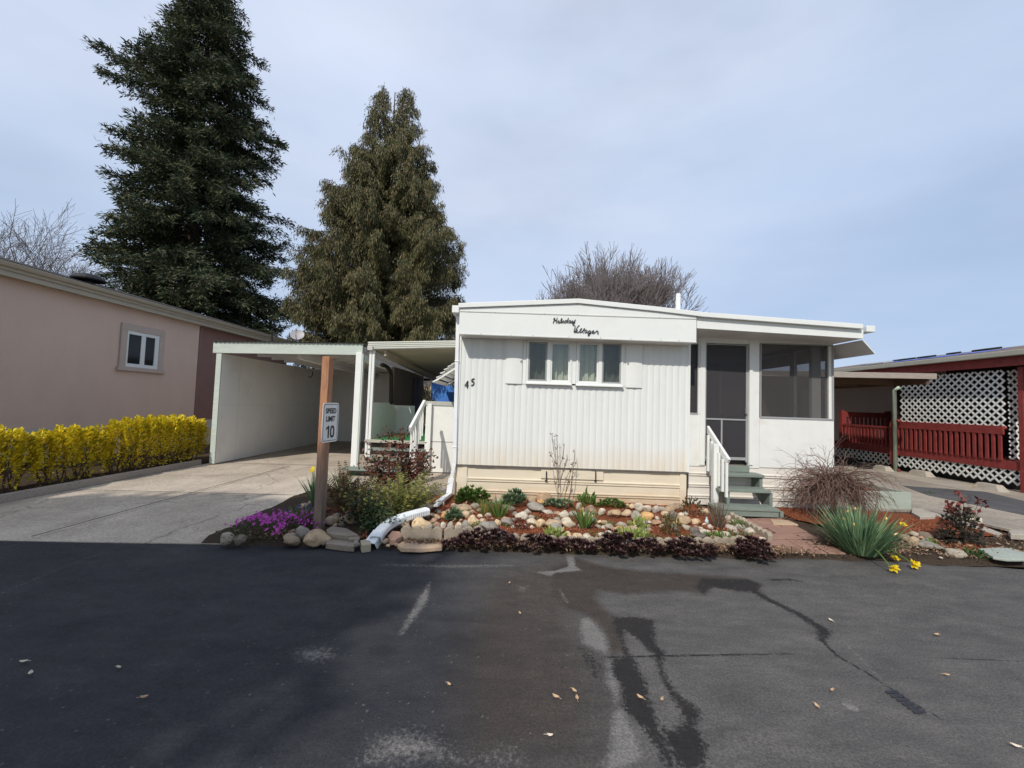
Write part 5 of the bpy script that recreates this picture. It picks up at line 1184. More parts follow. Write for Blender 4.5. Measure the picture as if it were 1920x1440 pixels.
# thin bare sapling against the skirting
def sapling():
    root, p = plant('bare_sapling', 'thin bare sapling with a few buds against the beige skirting', 1053, 944); r = np.random.default_rng(5); s_ = mpp(p); S0, S1, R = [], [], []
    tips = []
    for pts in ([(1045, 944), (1047, 910), (1043, 870), (1038, 845), (1035, 815)], [(1047, 905), (1046, 870), (1045, 840), (1044, 818)], [(1043, 870), (1034, 855), (1032, 850)], [(1046, 880), (1055, 860), (1058, 835)], [(1047, 915), (1056, 885), (1064, 862)], [(1057, 944), (1062, 915), (1070, 885), (1074, 870)], [(1066, 944), (1071, 910), (1076, 870), (1078, 848)], [(1050, 944), (1040, 905), (1037, 880)], [(1060, 925), (1068, 905)]):
        q = [A(x, y, p[1]+random.uniform(-.05, .05)) for x, y in pts]
        for a, b in zip(q[:-1], q[1:]): S0.append(a); S1.append(b); R.append(.0055)
        tips.append(q[-1]); tips.append(q[len(q)//2])
    npobj('stem', *segs(S0, S1, R, np.array(R)*.7), mat('sapling_twig', (.17, .12, .10), .8, .2, 10), root)
    BUD = plantmat('bud_brown', (.09, .06, .05), (.2, .14, .1))
    for q in tips:
        T = np.repeat(q[None], 5, 0)+r.normal(size=(5, 3))*.010; npobj('bud', *kites(T, rv(5)+np.array((0, 0, .8)), .036, .016), BUD, root)
sapling()
# left bed
def rosebush(name, label, px, py, w, h, n, m, L, seed, up=1.0):
    r = np.random.default_rng(seed); root, p = plant(name, label, px, py); s_ = mpp(p); w *= s_; h *= s_; S0, S1, R, LP = [], [], [], []
    for k in range(n):
        d = nrm(np.array((r.normal()*.45, r.normal()*.3, up))); q = p+np.array((r.normal()*w*.08, r.normal()*.05, 0)); L_ = h*r.uniform(.55, 1.05)
        for i in range(6):
            d = nrm(d+np.array((r.normal()*.22, r.normal()*.22, .02))); e = q+d*L_/6; S0.append(q); S1.append(e); R.append(.009*(1-i/8)); q = e
            if i > 0:
                for _ in range(20): LP.append(q+r.normal(size=3)*np.array((.055, .055, .05))*(1+i*.05))
    npobj('stem', *segs(S0, S1, R, np.array(R)*.8), mat('rose_stem', (.06, .035, .03), .7, .2, 10), root)
    LP = np.array(LP); V, Fc = kites(LP, rv(len(LP))+np.array((0, -.2, .1)), r.uniform(.7, 1.3, len(LP))*L, L*.62, .15, up=(0, -.4, 1)); npobj('foliage', V, Fc, m, root)
ROSEL = leafmat('rose_red_leaf', [(0, (.035, .022, .016)), (.4, (.10, .035, .024)), (.75, (.20, .055, .035)), (1, (.12, .11, .05))], .45, .25)
rosebush('red_rose_bush', 'tall red leaved rose bush in front of the deck steps', 738, 928, 90, 118, 18, ROSEL, .058, 5)
rosebush('rose_bush', 'dark leaved low rose between the post and the yellow fern', 680, 982, 46, 72, 11, leafmat('rose_dark_leaf', [(0, (.02, .035, .015)), (.5, (.055, .075, .03)), (.85, (.13, .06, .04)), (1, (.30, .30, .05))], .5, .25), .045, 6)
rosebush('rose_bush', 'low rose spilling over mulch just left of the white drain pipe', 696, 998, 22, 58, 7, leafmat('rose_green_leaf', [(0, (.02, .045, .018)), (.5, (.055, .09, .035)), (.88, (.09, .11, .04)), (1, (.36, .34, .05))], .5, .25), .042, 16)
def fern(name, label, px, py, w, h, n, m, seed, lean=(0, 0), spread=.9):
    r = np.random.default_rng(seed); root, p = plant(name, label, px, py); s_ = mpp(p); w *= s_; h *= s_; parts = []; S0, S1 = [], []
    for k in range(n):
        a = r.random()*2*pi; d = nrm(np.array((math.cos(a)*spread*r.random()+lean[0], math.sin(a)*spread*.6*r.random()+lean[1], 1.))); q = p+np.array((math.cos(a)*.05, math.sin(a)*.05, 0)); L = h*r.uniform(.7, 1.25); P, D, LL = [], [], []
        side = nrm(np.cross(d, (.1, -1, .2)))
        for i in range(22):
            t = i/22; d = nrm(d+np.array((0, 0, -.028))+np.array((math.cos(a), 0, 0))*.012); e = q+d*L/22; S0.append(q); S1.append(e)
            for s2 in (-1, 1): P.append(e); D.append(side*s2+d*.55); LL.append(.075*math.sin(pi*min(1, t*.9+.12))**.8)
            q = e
        parts.append(kites(np.array(P), np.array(D), np.array(LL)*1.1, .020, .1))
    npobj('frond', *cat(parts), m, root); npobj('stalk', *segs(S0, S1, .0035, .0025, 3), STEM, root)
fern('yellow_fern', 'yellowish sword fern arching beside the white drain pipe', 750, 968, 92, 86, 38, FERN, 3, (.05, 0), 1.0)
fern('brown_fern', 'brownish half wilted fern right behind the sign post', 650, 958, 80, 74, 34, BROWNF, 4, (.1, 0), .9)
grassy('small_daffodil', 'daffodil clump with one yellow bloom left of the post', 592, 950, 30, 64, 55, BLUEG, .022, 21, .35, .6)
rt, p_ = bpy.data.objects['small_daffodil'], gp(592, 950)
c = A(586, 881, p_[1]); flowers(rt, [c], YELF, .055, 6, (-.3, -1, .3)); fm = MB(); fm.tube([p_, (p_+c)/2+(0, 0, .05), c], .005, 5); obj('flower_stalk', fm, GREEN1, rt)
grassy('green_grass_clump', 'mid green grass clump right of the post', 640, 925, 44, 46, 90, GREEN3, .012, 22, .3, .6)
leafy('leafy_shrub', 'bronze and green leafy shrub behind the mulch left of the fern', 668, 950, 50, 50, 300, leafmat('bronze_mix', [(0, (.03, .04, .02)), (.5, (.09, .09, .035)), (1, (.22, .10, .05))], .5, .25), .05, .026, 23)
# phlox and grape hyacinths at the driveway corner
rt, p_ = leafy('creeping_phlox', 'magenta creeping phlox spilling over rocks at the driveway corner', 497, 1004, 128, 34, 1300, plantmat('phlox_green', (.03, .05, .02), (.10, .13, .05)), .032, .010, 24, .4, .35, ry=.42)
r = np.random.default_rng(3); pts = []
for (x, y, k) in ((470, 975, 12), (492, 968, 20), (520, 968, 18), (540, 985, 26), (470, 998, 22), (500, 1005, 40), (520, 1010, 34), (455, 985, 8), (515, 992, 16), (440, 990, 6), (530, 1000, 12), (490, 988, 12)):
    for _ in range(int(k*.55)+2):
        q = gp(x+r.normal()*6, y+r.normal()*5+4); u = min(1, math.hypot((q[0]-p_[0])/.45, (q[1]-p_[1])/.45)); pts.append(q+(0, -.02, .03+.15*math.sqrt(max(0, 1-u*u))+r.random()*.02))
flowers(rt, pts, PINKF, .022, 5, (0, -.7, .8), seed=4)
rt, p_ = leafy('creeping_phlox', 'smaller magenta phlox cushion touching the sign post', 570, 990, 52, 26, 460, plantmat('phlox_green_b', (.03, .06, .02), (.11, .15, .05)), .03, .010, 25, .4, .35)
pts = [gp(568+r.normal()*16, 985+r.normal()*7)+(0, -.03, .07+.06*r.random()) for _ in range(104)]; flowers(rt, pts, PINKF, .018, 5, (0, -.7, .8), seed=5)
rt, p_ = grassy('grape_hyacinth', 'grape hyacinths with violet spikes left of the sign post', 565, 972, 60, 24, 170, GREEN1, .010, 26, .6, .9, None, .35)
pts = []
for (x, y) in ((534, 952), (556, 948), (562, 946), (575, 950), (583, 944), (590, 948), (541, 956), (570, 940), (578, 945)):
    q = A(x, y, p_[1]); pts += [q+np.array((r.normal()*.008, r.normal()*.008, -.012*k)) for k in range(6)]
flowers(rt, pts, VIOLET, .012, 5, (0, -.3, 1), seed=6, name='flower_spike', each=6)
st_ = MB()
# right side: daffodils, maple, dark shrub
def daffodil():
    root, p = plant('daffodil_clump', 'large daffodil clump with yellow blooms flopped onto the asphalt', 1612, 1036); r = np.random.default_rng(8); n = 520
    a = r.random(n)*2*pi; k = r.random(n)**.55
    P = p+np.stack([np.cos(a)*k*.16, np.sin(a)*k*.15, np.zeros(n)], 1); D = np.stack([np.cos(a)*k*.85, np.sin(a)*k*.75, np.ones(n)*.95], 1)+r.normal(size=(n, 3))*.1
    npobj('leaves', *blades(P, D, r.uniform(.30, .56, n), r.uniform(.014, .024, n), r.uniform(.05, .55, n), 5), BLUEG, root)
    S = MB(); C = []
    for (x, y) in ((1673, 1066), (1683, 1047), (1713, 1059)):
        c = G(x, y, .05); S.tube(smoothline([p+(.05, 0, .05), p*.55+c*.45+(0, 0, .14), c+(-.02, 0, .02)]), .006, 5)
        for _ in range(3 if x == 1713 else 2): C.append(c+r.normal(size=3)*np.array((.028, .018, .006)))
    for (x, y, d) in ((1662, 976, .25), (1692, 984, .2), (1590, 962, .2), (1603, 957, .3), (1601, 987, 0), (1582, 977, .1)):
        c = A(x, y, p[1]+d); S.tube([p, (p+c)/2+(0, 0, .06), c], .005, 5); C.append(c) if x > 1680 else None
        if x <= 1680: b = MB(); b.lathe(c, [(.004, 0), (.014, .012), (.012, .03), (.004, .04)], 8); obj('flower_bud', b, mat('bud_yellow', (.62, .45, .12), .6, .2, 20), root)
    obj('flower_stalk', S, GREEN1, root); flowers(root, C, YELF, .046, 6, (0, -.8, .7), seed=9); flowers(root, np.array(C)+(0, -.012, .012), YELF, .026, 7, (0, -.8, .9), 'trumpet', 10)
daffodil()
def maple():
    root, p = plant('weeping_maple', 'bare weeping maple with a dome of tangled reddish twigs before the porch', 1562, 972); r = np.random.default_rng(12); S0, S1, R = [], [], []
    tm = MB(); tm.tube(smoothline([p-(0, 0, .05), p+(.03, 0, .2), p+(-.04, .02, .38), p+(.02, 0, .52)]), .04, 8); obj('trunk', tm, BARK, root, smooth=True)
    c0 = p+(0, 0, .48)
    for k in range(520):
        a = r.random()*2*pi; L = r.uniform(.35, .90); d = np.array((math.cos(a)*1.0, math.sin(a)*.7, r.uniform(.0, .75))); d = nrm(d); q = c0+r.normal(size=3)*.05; n = 9
        g = r.uniform(.18, .40)
        for i in range(n):
            d = nrm(d+np.array((0, 0, -g*(.4+i/n)))+r.normal(size=3)*.26); e = q+d*L/n
            if e[2] < .10 or e[1] > 6.66: break
            S0.append(q); S1.append(e); R.append(.005*(1-i/n)+.0018)
            if i > 2 and r.random() < .55:
                f = nrm(d+rv(1)[0]*.8); S0.append(e); S1.append(e+f*r.uniform(.05, .13)); R.append(.0022)
            q = e
    npobj('limb', *segs(S0, S1, R, np.array(R)*.8, 3), TWIGRED, root)
maple()
def darkshrub():
    root, p = plant('dark_rose_bush', 'dark bushy rose with red new leaves on the right bed', 1800, 1020); r = np.random.default_rng(14); n = 620
    P, q = dome(p+(0, 0, .02), .22, .2, .42, n, r, .25); V, Fc = kites(P, q+rv(n)*.7, r.uniform(.035, .06, n), .034, .12, up=(0, -.3, 1))
    npobj('foliage', V, Fc, leafmat('dark_rose', [(0, (.016, .022, .016)), (.55, (.045, .052, .035)), (.85, (.10, .05, .04)), (1, (.12, .13, .08))], .4, .2), root)
    T = []
    S0, S1 = [], []
    for (x, y) in ((1776, 940), (1797, 925), (1808, 936), (1836, 940), (1845, 942), (1824, 958), (1782, 957), (1770, 985), (1775, 942), (1800, 945), (1838, 988), (1790, 950)):
        c = A(x, y, p[1]); S0.append(p+(c-p)*.5); S1.append(c)
        for _ in range(6): T.append(c+r.normal(size=3)*.026)
    V, Fc = kites(np.array(T), rv(len(T))+np.array((0, -.2, -.2)), .062, .042, .12); npobj('new_leaves', V, Fc, plantmat('rose_new_leaf', (.13, .03, .025), (.27, .075, .055)), root)
    npobj('stem', *segs(S0, S1, .005, .003), STEM, root)
darkshrub()
leafy('green_tuft', 'small dark green weed beside the asphalt in the right bed', 1827, 1046, 36, 16, 60, GREEN3, .045, .02, 31, .6, .2, stems=False)
leafy('green_tuft', 'sprig of bright green weed by the pale flat rock of the right bed', 1747, 1026, 20, 14, 24, GREEN1, .04, .02, 32, .8, .2, stems=False)
leafy('green_tuft', 'lone weed growing on the old concrete beside the asphalt strip', 1744, 928, 16, 8, 30, GREEN1, .04, .02, 33, .6, .2, stems=False)

# ------------------------------------------------------------------ stones
def rockmesh(k):
    r = np.random.default_rng(100+k)
    import bmesh
    bm = bmesh.new(); bmesh.ops.create_icosphere(bm, subdivisions=3, radius=1)
    V = np.array([v.co[:] for v in bm.verts])
    for _ in range(10):
        n = nrm(r.normal(size=3)); d = r.uniform(.58, .88); e = V@n-d; V = V-np.where(e > 0, e, 0)[:, None]*n*.88
    for _ in range(8):
        w_ = r.normal(size=3)*r.uniform(1, 4.5); V = V*(1+.028*np.sin(V@w_+r.random()*6))[:, None]
    V /= np.abs(V).max(0)
    for v, c in zip(bm.verts, V): v.co = c
    me = bpy.data.meshes.new('rock'); bm.to_mesh(me); bm.free(); me.polygons.foreach_set('use_smooth', [True]*len(me.polygons)); return me
def rockmat(name, c):
    m, t, b = nt(name); b.inputs['Roughness'].default_value = .8; b.inputs['Specular IOR Level'].default_value = .25
    oi = t.nodes.new('ShaderNodeObjectInfo'); g = t.nodes.new('ShaderNodeNewGeometry')
    c = np.array(c); f = noise(t, 14, 7, .7, g.outputs['Position'])
    a = ramp(t, f, [(.3, tuple(c*.55)), (.5, tuple(c)), (.75, tuple(np.minimum(c*1.35, .8)))])
    a = mixc(t, ramp(t, noise(t, 26, 6, .8, g.outputs['Position']), [(.55, (0, 0, 0)), (.68, (.7, .7, .7))]), a, (.13, .095, .07))
    v = ramp(t, oi.outputs['Random'], [(0, (.80, .80, .84)), (.5, (1, 1, 1)), (1, (1.16, 1.10, 1.0))])
    t.links.new(mixc(t, 1., a, v, 'MULTIPLY'), b.inputs['Base Color']); bump(t, b, noise(t, 55, 5, .7, g.outputs['Position']), .35, .01); return m
RC_ = dict(t=(.34, .26, .18), c=(.50, .39, .26), w=(.47, .43, .36), g=(.28, .26, .225), d=(.15, .13, .11), p=(.33, .215, .155), o=(.46, .29, .14), b=(.32, .225, .155))
RN = dict(t='tan', c='cream', w='whitish', g='grey', d='dark grey', p='pinkish brown', o='ochre', b='brown')
RM = {}; RMESH = {}
for k, c in {k_: tuple(np.minimum(np.array(v_)*1.12*np.array((1.03, 1, .95)), .8)) for k_, v_ in RC_.items()}.items(): RM[k] = rockmat(RN[k].replace(' ', '_')+'_stone', c)
for k in range(9): RMESH[k] = rockmesh(k)
ROCKS = []
def addrocks(x0, y0, s_, lst):
    for X, Y, w_, h_, c in lst: ROCKS.append((x0+X/s_, y0+Y/s_, w_/s_, h_/s_, c))
addrocks(660, 820, 6.4, [(620, 1040, 170, 160, 't'), (810, 1050, 230, 160, 'c'), (930, 1065, 90, 80, 'g'), (1010, 1055, 95, 100, 'p'), (980, 1000, 110, 70, 'p'), (1095, 1065, 75, 90, 'w'), (1180, 1060, 85, 95, 'g'), (1265, 1065, 98, 95, 'w'), (1360, 1055, 105, 110, 'g'), (1450, 1005, 150, 130, 'c'), (1370, 930, 110, 90, 'c'), (1340, 850, 165, 90, 't'), (1465, 825, 110, 65, 'g'), (1650, 1085, 240, 150, 'g'), (1570, 1015, 90, 85, 'c'), (1740, 1030, 90, 85, 'c'), (1840, 1005, 130, 90, 'p'), (1850, 850, 110, 90, 'd'), (1740, 765, 140, 80, 'g'), (1640, 785, 80, 50, 'g'), (1220, 820, 85, 55, 'g'), (1290, 832, 75, 55, 'g'), (1080, 805, 70, 75, 'g'), (1010, 850, 80, 60, 'd'), (1030, 890, 80, 55, 'g'), (950, 935, 90, 60, 'd'), (890, 965, 70, 55, 'd'), (1010, 955, 90, 50, 't'), (1100, 945, 75, 75, 'o'), (1095, 900, 70, 40, 'o'), (400, 1250, 85, 75, 't'), (470, 1275, 60, 45, 'p'), (530, 1290, 60, 40, 't'), (430, 1300, 50, 35, 'c'), (1440, 1120, 80, 45, 'w'), (1500, 1105, 60, 40, 'w'), (1250, 760, 60, 40, 'd'), (1380, 780, 70, 40, 'p')])
addrocks(400, 820, 4.174, [(790, 790, 195, 105, 't'), (600, 805, 125, 72, 't'), (690, 750, 95, 115, 'g'), (585, 780, 110, 55, 'g'), (90, 790, 98, 92, 'g'), (190, 805, 105, 75, 'd'), (615, 742, 65, 42, 'p'), (925, 655, 112, 72, 't'), (1005, 635, 62, 42, 't'), (1115, 832, 52, 52, 'g'), (1000, 682, 52, 42, 'd'), (1090, 668, 72, 42, 'g'), (1060, 590, 62, 50, 'd'), (700, 535, 62, 42, 'c'), (760, 515, 52, 36, 'c'), (960, 610, 50, 36, 'g'), (1130, 662, 40, 30, 'g'), (950, 690, 40, 28, 't'), (560, 820, 40, 30, 'd'), (860, 830, 40, 30, 'd')])
addrocks(920, 880, 6.4, [(70, 390, 150, 85, 'g'), (240, 480, 105, 65, 'd'), (480, 390, 115, 112, 't'), (625, 345, 195, 112, 'b'), (600, 392, 95, 62, 'o'), (560, 470, 235, 112, 'g'), (440, 512, 85, 82, 'g'), (380, 560, 165, 92, 'w'), (300, 545, 80, 70, 'g'), (690, 520, 135, 65, 'w'), (800, 530, 85, 60, 't'), (885, 545, 125, 92, 'w'), (1000, 530, 112, 82, 'g'), (590, 650, 135, 95, 'c'), (745, 655, 205, 145, 't'), (800, 712, 200, 125, 'g'), (490, 630, 125, 82, 'w'), (190, 632, 155, 92, 'g'), (80, 652, 75, 82, 'c'), (930, 642, 185, 105, 'w'), (810, 605, 95, 55, 'g'), (1200, 492, 145, 135, 'p'), (1330, 518, 115, 92, 'w'), (1430, 532, 85, 62, 't'), (1500, 522, 125, 112, 't'), (1640, 530, 135, 95, 'c'), (1760, 572, 122, 142, 'g'), (1640, 442, 65, 62, 't'), (1700, 452, 75, 62, 'c'), (1060, 442, 65, 92, 'g'), (1150, 545, 92, 65, 'w'), (1230, 612, 95, 65, 'g'), (1290, 687, 82, 42, 'g'), (1440, 697, 125, 75, 'g'), (1570, 672, 135, 92, 'g'), (1540, 722, 135, 75, 'o'), (1690, 742, 270, 95, 't'), (1420, 762, 92, 65, 'w'), (1320, 792, 105, 55, 'w'), (1165, 812, 112, 85, 'w'), (1050, 812, 135, 75, 'c'), (940, 792, 92, 92, 'c'), (1090, 855, 85, 45, 'w'), (1300, 838, 95, 55, 't'), (1320, 362, 195, 75, 'b'), (1540, 402, 95, 55, 'c'), (1235, 850, 90, 50, 'g'), (860, 840, 70, 40, 'g'), (1110, 490, 70, 60, 'o'), (1220, 570, 60, 45, 'w'), (330, 600, 70, 45, 'p')])
addrocks(1180, 880, 6.4, [(40, 432, 65, 65, 't'), (112, 452, 112, 95, 'w'), (222, 472, 112, 85, 'w'), (322, 482, 92, 92, 'w'), (402, 472, 82, 72, 'g'), (500, 472, 155, 95, 't'), (600, 452, 135, 75, 't'), (222, 572, 155, 112, 'o'), (322, 642, 122, 62, 'p'), (522, 562, 122, 122, 'd'), (652, 622, 182, 112, 't'), (802, 632, 132, 75, 'c'), (690, 702, 105, 72, 'g'), (782, 742, 125, 95, 'd'), (880, 752, 105, 65, 'w'), (960, 757, 82, 45, 'w'), (1035, 752, 65, 52, 'w'), (1150, 782, 115, 65, 'w'), (1222, 702, 135, 62, 'w'), (900, 502, 125, 112, 'c'), (842, 802, 195, 65, 'd'), (762, 342, 145, 122, 'b'), (1192, 582, 72, 62, 'w'), (1252, 622, 65, 62, 'g'), (1332, 692, 112, 62, 'w'), (1462, 742, 105, 95, 'w'), (1400, 735, 80, 70, 'd'), (1600, 852, 85, 72, 'w'), (1090, 540, 90, 60, 'c'), (1290, 760, 70, 45, 'w'), (180, 640, 90, 60, 'g'), (720, 640, 60, 50, 'd'), (1200, 640, 60, 45, 't'), (560, 640, 70, 50, 'o')])
addrocks(1640, 900, 6.857, [(410, 750, 122, 92, 't'), (530, 805, 165, 135, 't'), (540, 702, 125, 65, 'g'), (702, 722, 175, 85, 'd'), (762, 852, 262, 95, 'g'), (1062, 945, 195, 92, 'g'), (1240, 862, 112, 52, 't'), (1130, 825, 132, 65, 'd'), (330, 715, 155, 50, 'c'), (690, 775, 82, 52, 'w'), (1300, 525, 195, 95, 'w'), (605, 745, 70, 50, 'p'), (460, 868, 50, 30, 'w'), (800, 780, 60, 40, 'p'), (860, 1000, 40, 22, 'w')])
nearest = [(886, 940, 'the wide bright green stonecrop'), (965, 948, 'the grey green leafy mound'), (1053, 944, 'the bare sapling'), (1102, 948, 'the broad leaved plant'), (1145, 952, 'the flat stonecrop mat'), (849, 976, 'the small blue green tuft'), (920, 968, 'the olive grass tuft'), (1096, 991, 'the iris in red mulch'), (975, 995, 'the tiny burgundy shrub'), (1040, 1008, 'the pale lime clump'), (1190, 1005, 'the lime leafed spread'), (1257, 1002, 'the feathery shrub'), (1297, 966, 'the bronze rose'), (1347, 992, 'the dry lavender'), (1385, 995, 'the thyme strip'), (598, 992, 'the wooden sign post'), (500, 1000, 'the magenta phlox'), (722, 1008, 'the rose near the drain'), (750, 968, 'the yellow fern'), (1240, 950, 'the porch end of the skirting'), (1612, 1036, 'the daffodil clump'), (1800, 1010, 'the dark rose'), (770, 1000, 'the scalloped edging'), (690, 985, 'the dark low rose')]
rf_ = np.random.default_rng(41); fill = []
zones = [(760, 930, 955, 1000), (930, 1130, 958, 1005), (1130, 1250, 958, 1000), (1240, 1400, 960, 1010)]
hollow = [(975, 1003, 34, 12), (1085, 1000, 34, 10), (1250, 1004, 30, 12), (1150, 972, 36, 9), (1310, 975, 26, 8), (1025, 968, 24, 6)]
while len(fill) < 72:
    z_ = zones[rf_.integers(4)]; x, y = rf_.uniform(z_[0], z_[1]), rf_.uniform(z_[2], z_[3]); w0_ = rf_.uniform(8, 14)
    if any(((x-a)/c_)**2+((y-b)/d_)**2 < 1 for a, b, c_, d_ in hollow): continue
    if any(abs(x-q[0]) < (q[2]+w0_)*.38 and abs(y-q[1]) < (q[3]+w0_*.7)*.36 for q in ROCKS+fill): continue
    fill.append((x, y, w0_, w0_*.72, 'twgcpw'[rf_.integers(6)]))
ROCKS += fill
seen = {}
for (px, py, w_, h_, c) in ROCKS:
    k = min(nearest, key=lambda q: (q[0]-px)**2+((q[1]-py)*2.2)**2); dx_, dy_ = px-k[0], py-k[1]
    if abs(dx_) > abs(dy_)*1.6: rel = 'left of' if dx_ < 0 else 'right of'
    else: rel = 'behind' if dy_ < 0 else 'in front of'
    sz = 'large' if w_ > 26 else 'medium' if w_ > 15 else 'small'; sh = 'flattish' if w_ > h_*1.75 else 'upright' if h_ > w_*1.02 else 'rounded'
    lab = f'{sz} {sh} {RN[c]} stone {rel} {k[2]}'; seen.setdefault(lab, []).append((px, py, w_, h_, c))
ordw = ['leftmost', 'second from left', 'third from left', 'fourth from left', 'fifth from left']
for lab, lst in seen.items():
    lst.sort()
    for i, (px, py, w_, h_, c) in enumerate(lst):
        p = gp(px, py+h_*.42); s_ = mpp(p); k = random.randrange(9)
        o = bpy.data.objects.new('rock', RMESH[k] if c is None else None) if False else None
        me = RMESH[k].copy() if (k, c) not in RMESH else RMESH[(k, c)]
        if (k, c) not in RMESH: me.materials.append(RM[c]); RMESH[(k, c)] = me
        o = bpy.data.objects.new('rock', me); COL.objects.link(o)
        wd, hh = w_*s_/2*1.14, h_*s_/2*1.12
        o.location = (p[0], p[1]+wd*.35, p[2]+hh*.62); o.scale = (wd, wd*random.uniform(.7, .95), hh)
        o.rotation_euler = (random.uniform(-.15, .15), random.uniform(-.2, .2), random.choice((0, pi))+random.uniform(-.35, .35))
        tag(o, lab+(', '+ordw[min(i, 4)] if len(lst) > 1 else ''), 'rock', 'stones of the garden beds')
# flat slabs
def slab(name, label, pts, z, t, m, cat='slab', group=None):
    mb = MB(); P = [G(x, y, z) for x, y in pts]; mb.prism([(p[0], p[1], z-t) for p in P], (0, 0, t)); c = np.mean(P, 0); return tag(obj(name, mb, m, bevel=.008, loc=(c[0], c[1], z-t)), label, cat, group)
fg = 'stacked flagstones right of the sign post'
slab('flagstone', 'largest grey flagstone at the asphalt edge right of the sign post', [(612, 1010), (625, 1004), (655, 1005), (668, 1013), (664, 1024), (640, 1022), (611, 1018)], .07, .06, FLAGG, 'flagstone', fg)
slab('flagstone', 'upper grey flagstone behind the largest one near the sign post', [(612, 992), (622, 986), (650, 990), (672, 1002), (650, 1004), (625, 1001), (614, 999)], .12, .05, FLAGG, 'flagstone', fg)
slab('flagstone', 'small thin flagstone touching the red mulch beside the drain', [(648, 1005), (660, 1002), (675, 1006), (674, 1010), (655, 1010)], .10, .03, FLAGG, 'flagstone', fg)
slab('flagstone', 'pale grey flagstone among cobbles behind the stack', [(642, 968), (652, 963), (680, 965), (681, 974), (655, 975)], .13, .05, FLAGG, 'flagstone', fg)
slab('flagstone', 'brown slab propped under the upper end of the white drain', [(782, 952), (800, 941), (812, 942), (811, 950), (795, 954)], .17, .03, FLAGG, 'flagstone', fg)
slab('sandstone_slab', 'long peach sandstone slab lying before the scalloped edging', [(745, 1020), (760, 1012), (825, 1012), (832, 1018), (829, 1025), (790, 1028), (752, 1027)], .065, .045, FLAGS)
slab('pink_slab', 'pinkish brown flat stone left of the scalloped edging', [(728, 1004), (735, 995), (750, 996), (754, 1005), (742, 1011), (732, 1012)], .11, .06, mat('pink_stone', (.36, .215, .155), .85, .25, 6, .3, 40))
slab('stone_block', 'square beige stone block at the mouth of the white drain', [(675, 1013), (693, 1009), (696, 1020), (679, 1022)], .085, .08, mat('beige_block', (.42, .36, .25), .85, .15, 6, .3, 40))
slab('cream_paver', 'odd cream paver corner set beside the top of the brick path', [(1444, 973), (1478, 975), (1497, 983), (1450, 982)], .088, .03, FLAGS)
slab('pale_slab', 'pale greenish flat slab lying at the far right by the asphalt', [(1833, 1028), (1870, 1026), (1900, 1028), (1925, 1036), (1925, 1048), (1890, 1048), (1862, 1044)], .09, .03, GREENSLAB)
slab('concrete_paver', 'cream concrete paver at the right photo edge', [(1890, 994), (1925, 992), (1935, 1003), (1895, 1001)], .14, .07, PALECONC)
slab('broken_concrete', 'broken pale concrete piece beside the sage planter box', [(1710, 952), (1728, 953), (1757, 963), (1752, 968), (1725, 969), (1709, 960)], .12, .05, PALECONC)
slab('broken_concrete', 'long thin cracked concrete edge behind the dark rose', [(1712, 951), (1758, 962), (1770, 968), (1840, 985), (1880, 1000), (1870, 1003), (1820, 988), (1760, 968)], .085, .04, PALECONC)
# scalloped concrete edging
ed = [(752, 1010), (831, 1013), (905, 1017), (975, 1021), (1045, 1025), (1118, 1027), (1190, 1028), (1262, 1028), (1335, 1027), (1398, 1025)]
edl = ['tan scalloped concrete edging block farthest left, above the sandstone slab', 'scalloped edging block left of the biggest burgundy mound', 'scalloped edging block hidden behind the biggest burgundy mound', 'scalloped edging block left of the pale lime clump', 'scalloped edging block below the iris hollow', 'scalloped edging block left of the peaked burgundy mound', 'scalloped edging block between peaked mound and red mulch', 'scalloped edging block below the feathery shrub', 'scalloped edging block next to the corner burgundy mound']
def edging(a, b, label, hgt=.135):
    a = np.array(a); b = np.array(b); d = b-a; L = np.linalg.norm(d[:2]); u = d/np.linalg.norm(d); n_ = np.array((u[1], -u[0], 0)); pr_ = [(0.006, -.05)]; ns = max(2, round(L/.115))
    for k in range(ns):
        for j in range(7): t = (k+j/6)/ns*(L-.012)+.006; pr_.append((t, hgt-.035+.035*abs(math.sin(pi*j/6))**.7))
    pr_.append((L-.006, -.05)); m = MB(); m.prism([a+u*t+np.array((0, 0, z)) for t, z in pr_], n_*.055)
    tag(obj('edging_block', m, EDGECONC, bevel=.006, loc=tuple(a)), label, 'edging', 'scalloped concrete edging blocks')
E_ = [gp(x, y-(7 if i_ > 1 else 0)) for i_, (x, y) in enumerate(ed)]
for a, b, l in zip(E_[:-1], E_[1:], edl): edging(a, b, l, .15 if l.startswith(('tan', 'scalloped edging block left of the big')) else .085)
ep = [gp(x, y) for x, y in ((1441, 1016), (1414, 1000), (1388, 986), (1364, 972))]
for a, b, l in zip(ep[:-1], ep[1:], ('edging block beside the path, nearest the corner mound', 'middle edging block beside the brick path', 'edging block beside the path, nearest the steps')): edging(a, b, l, .10)
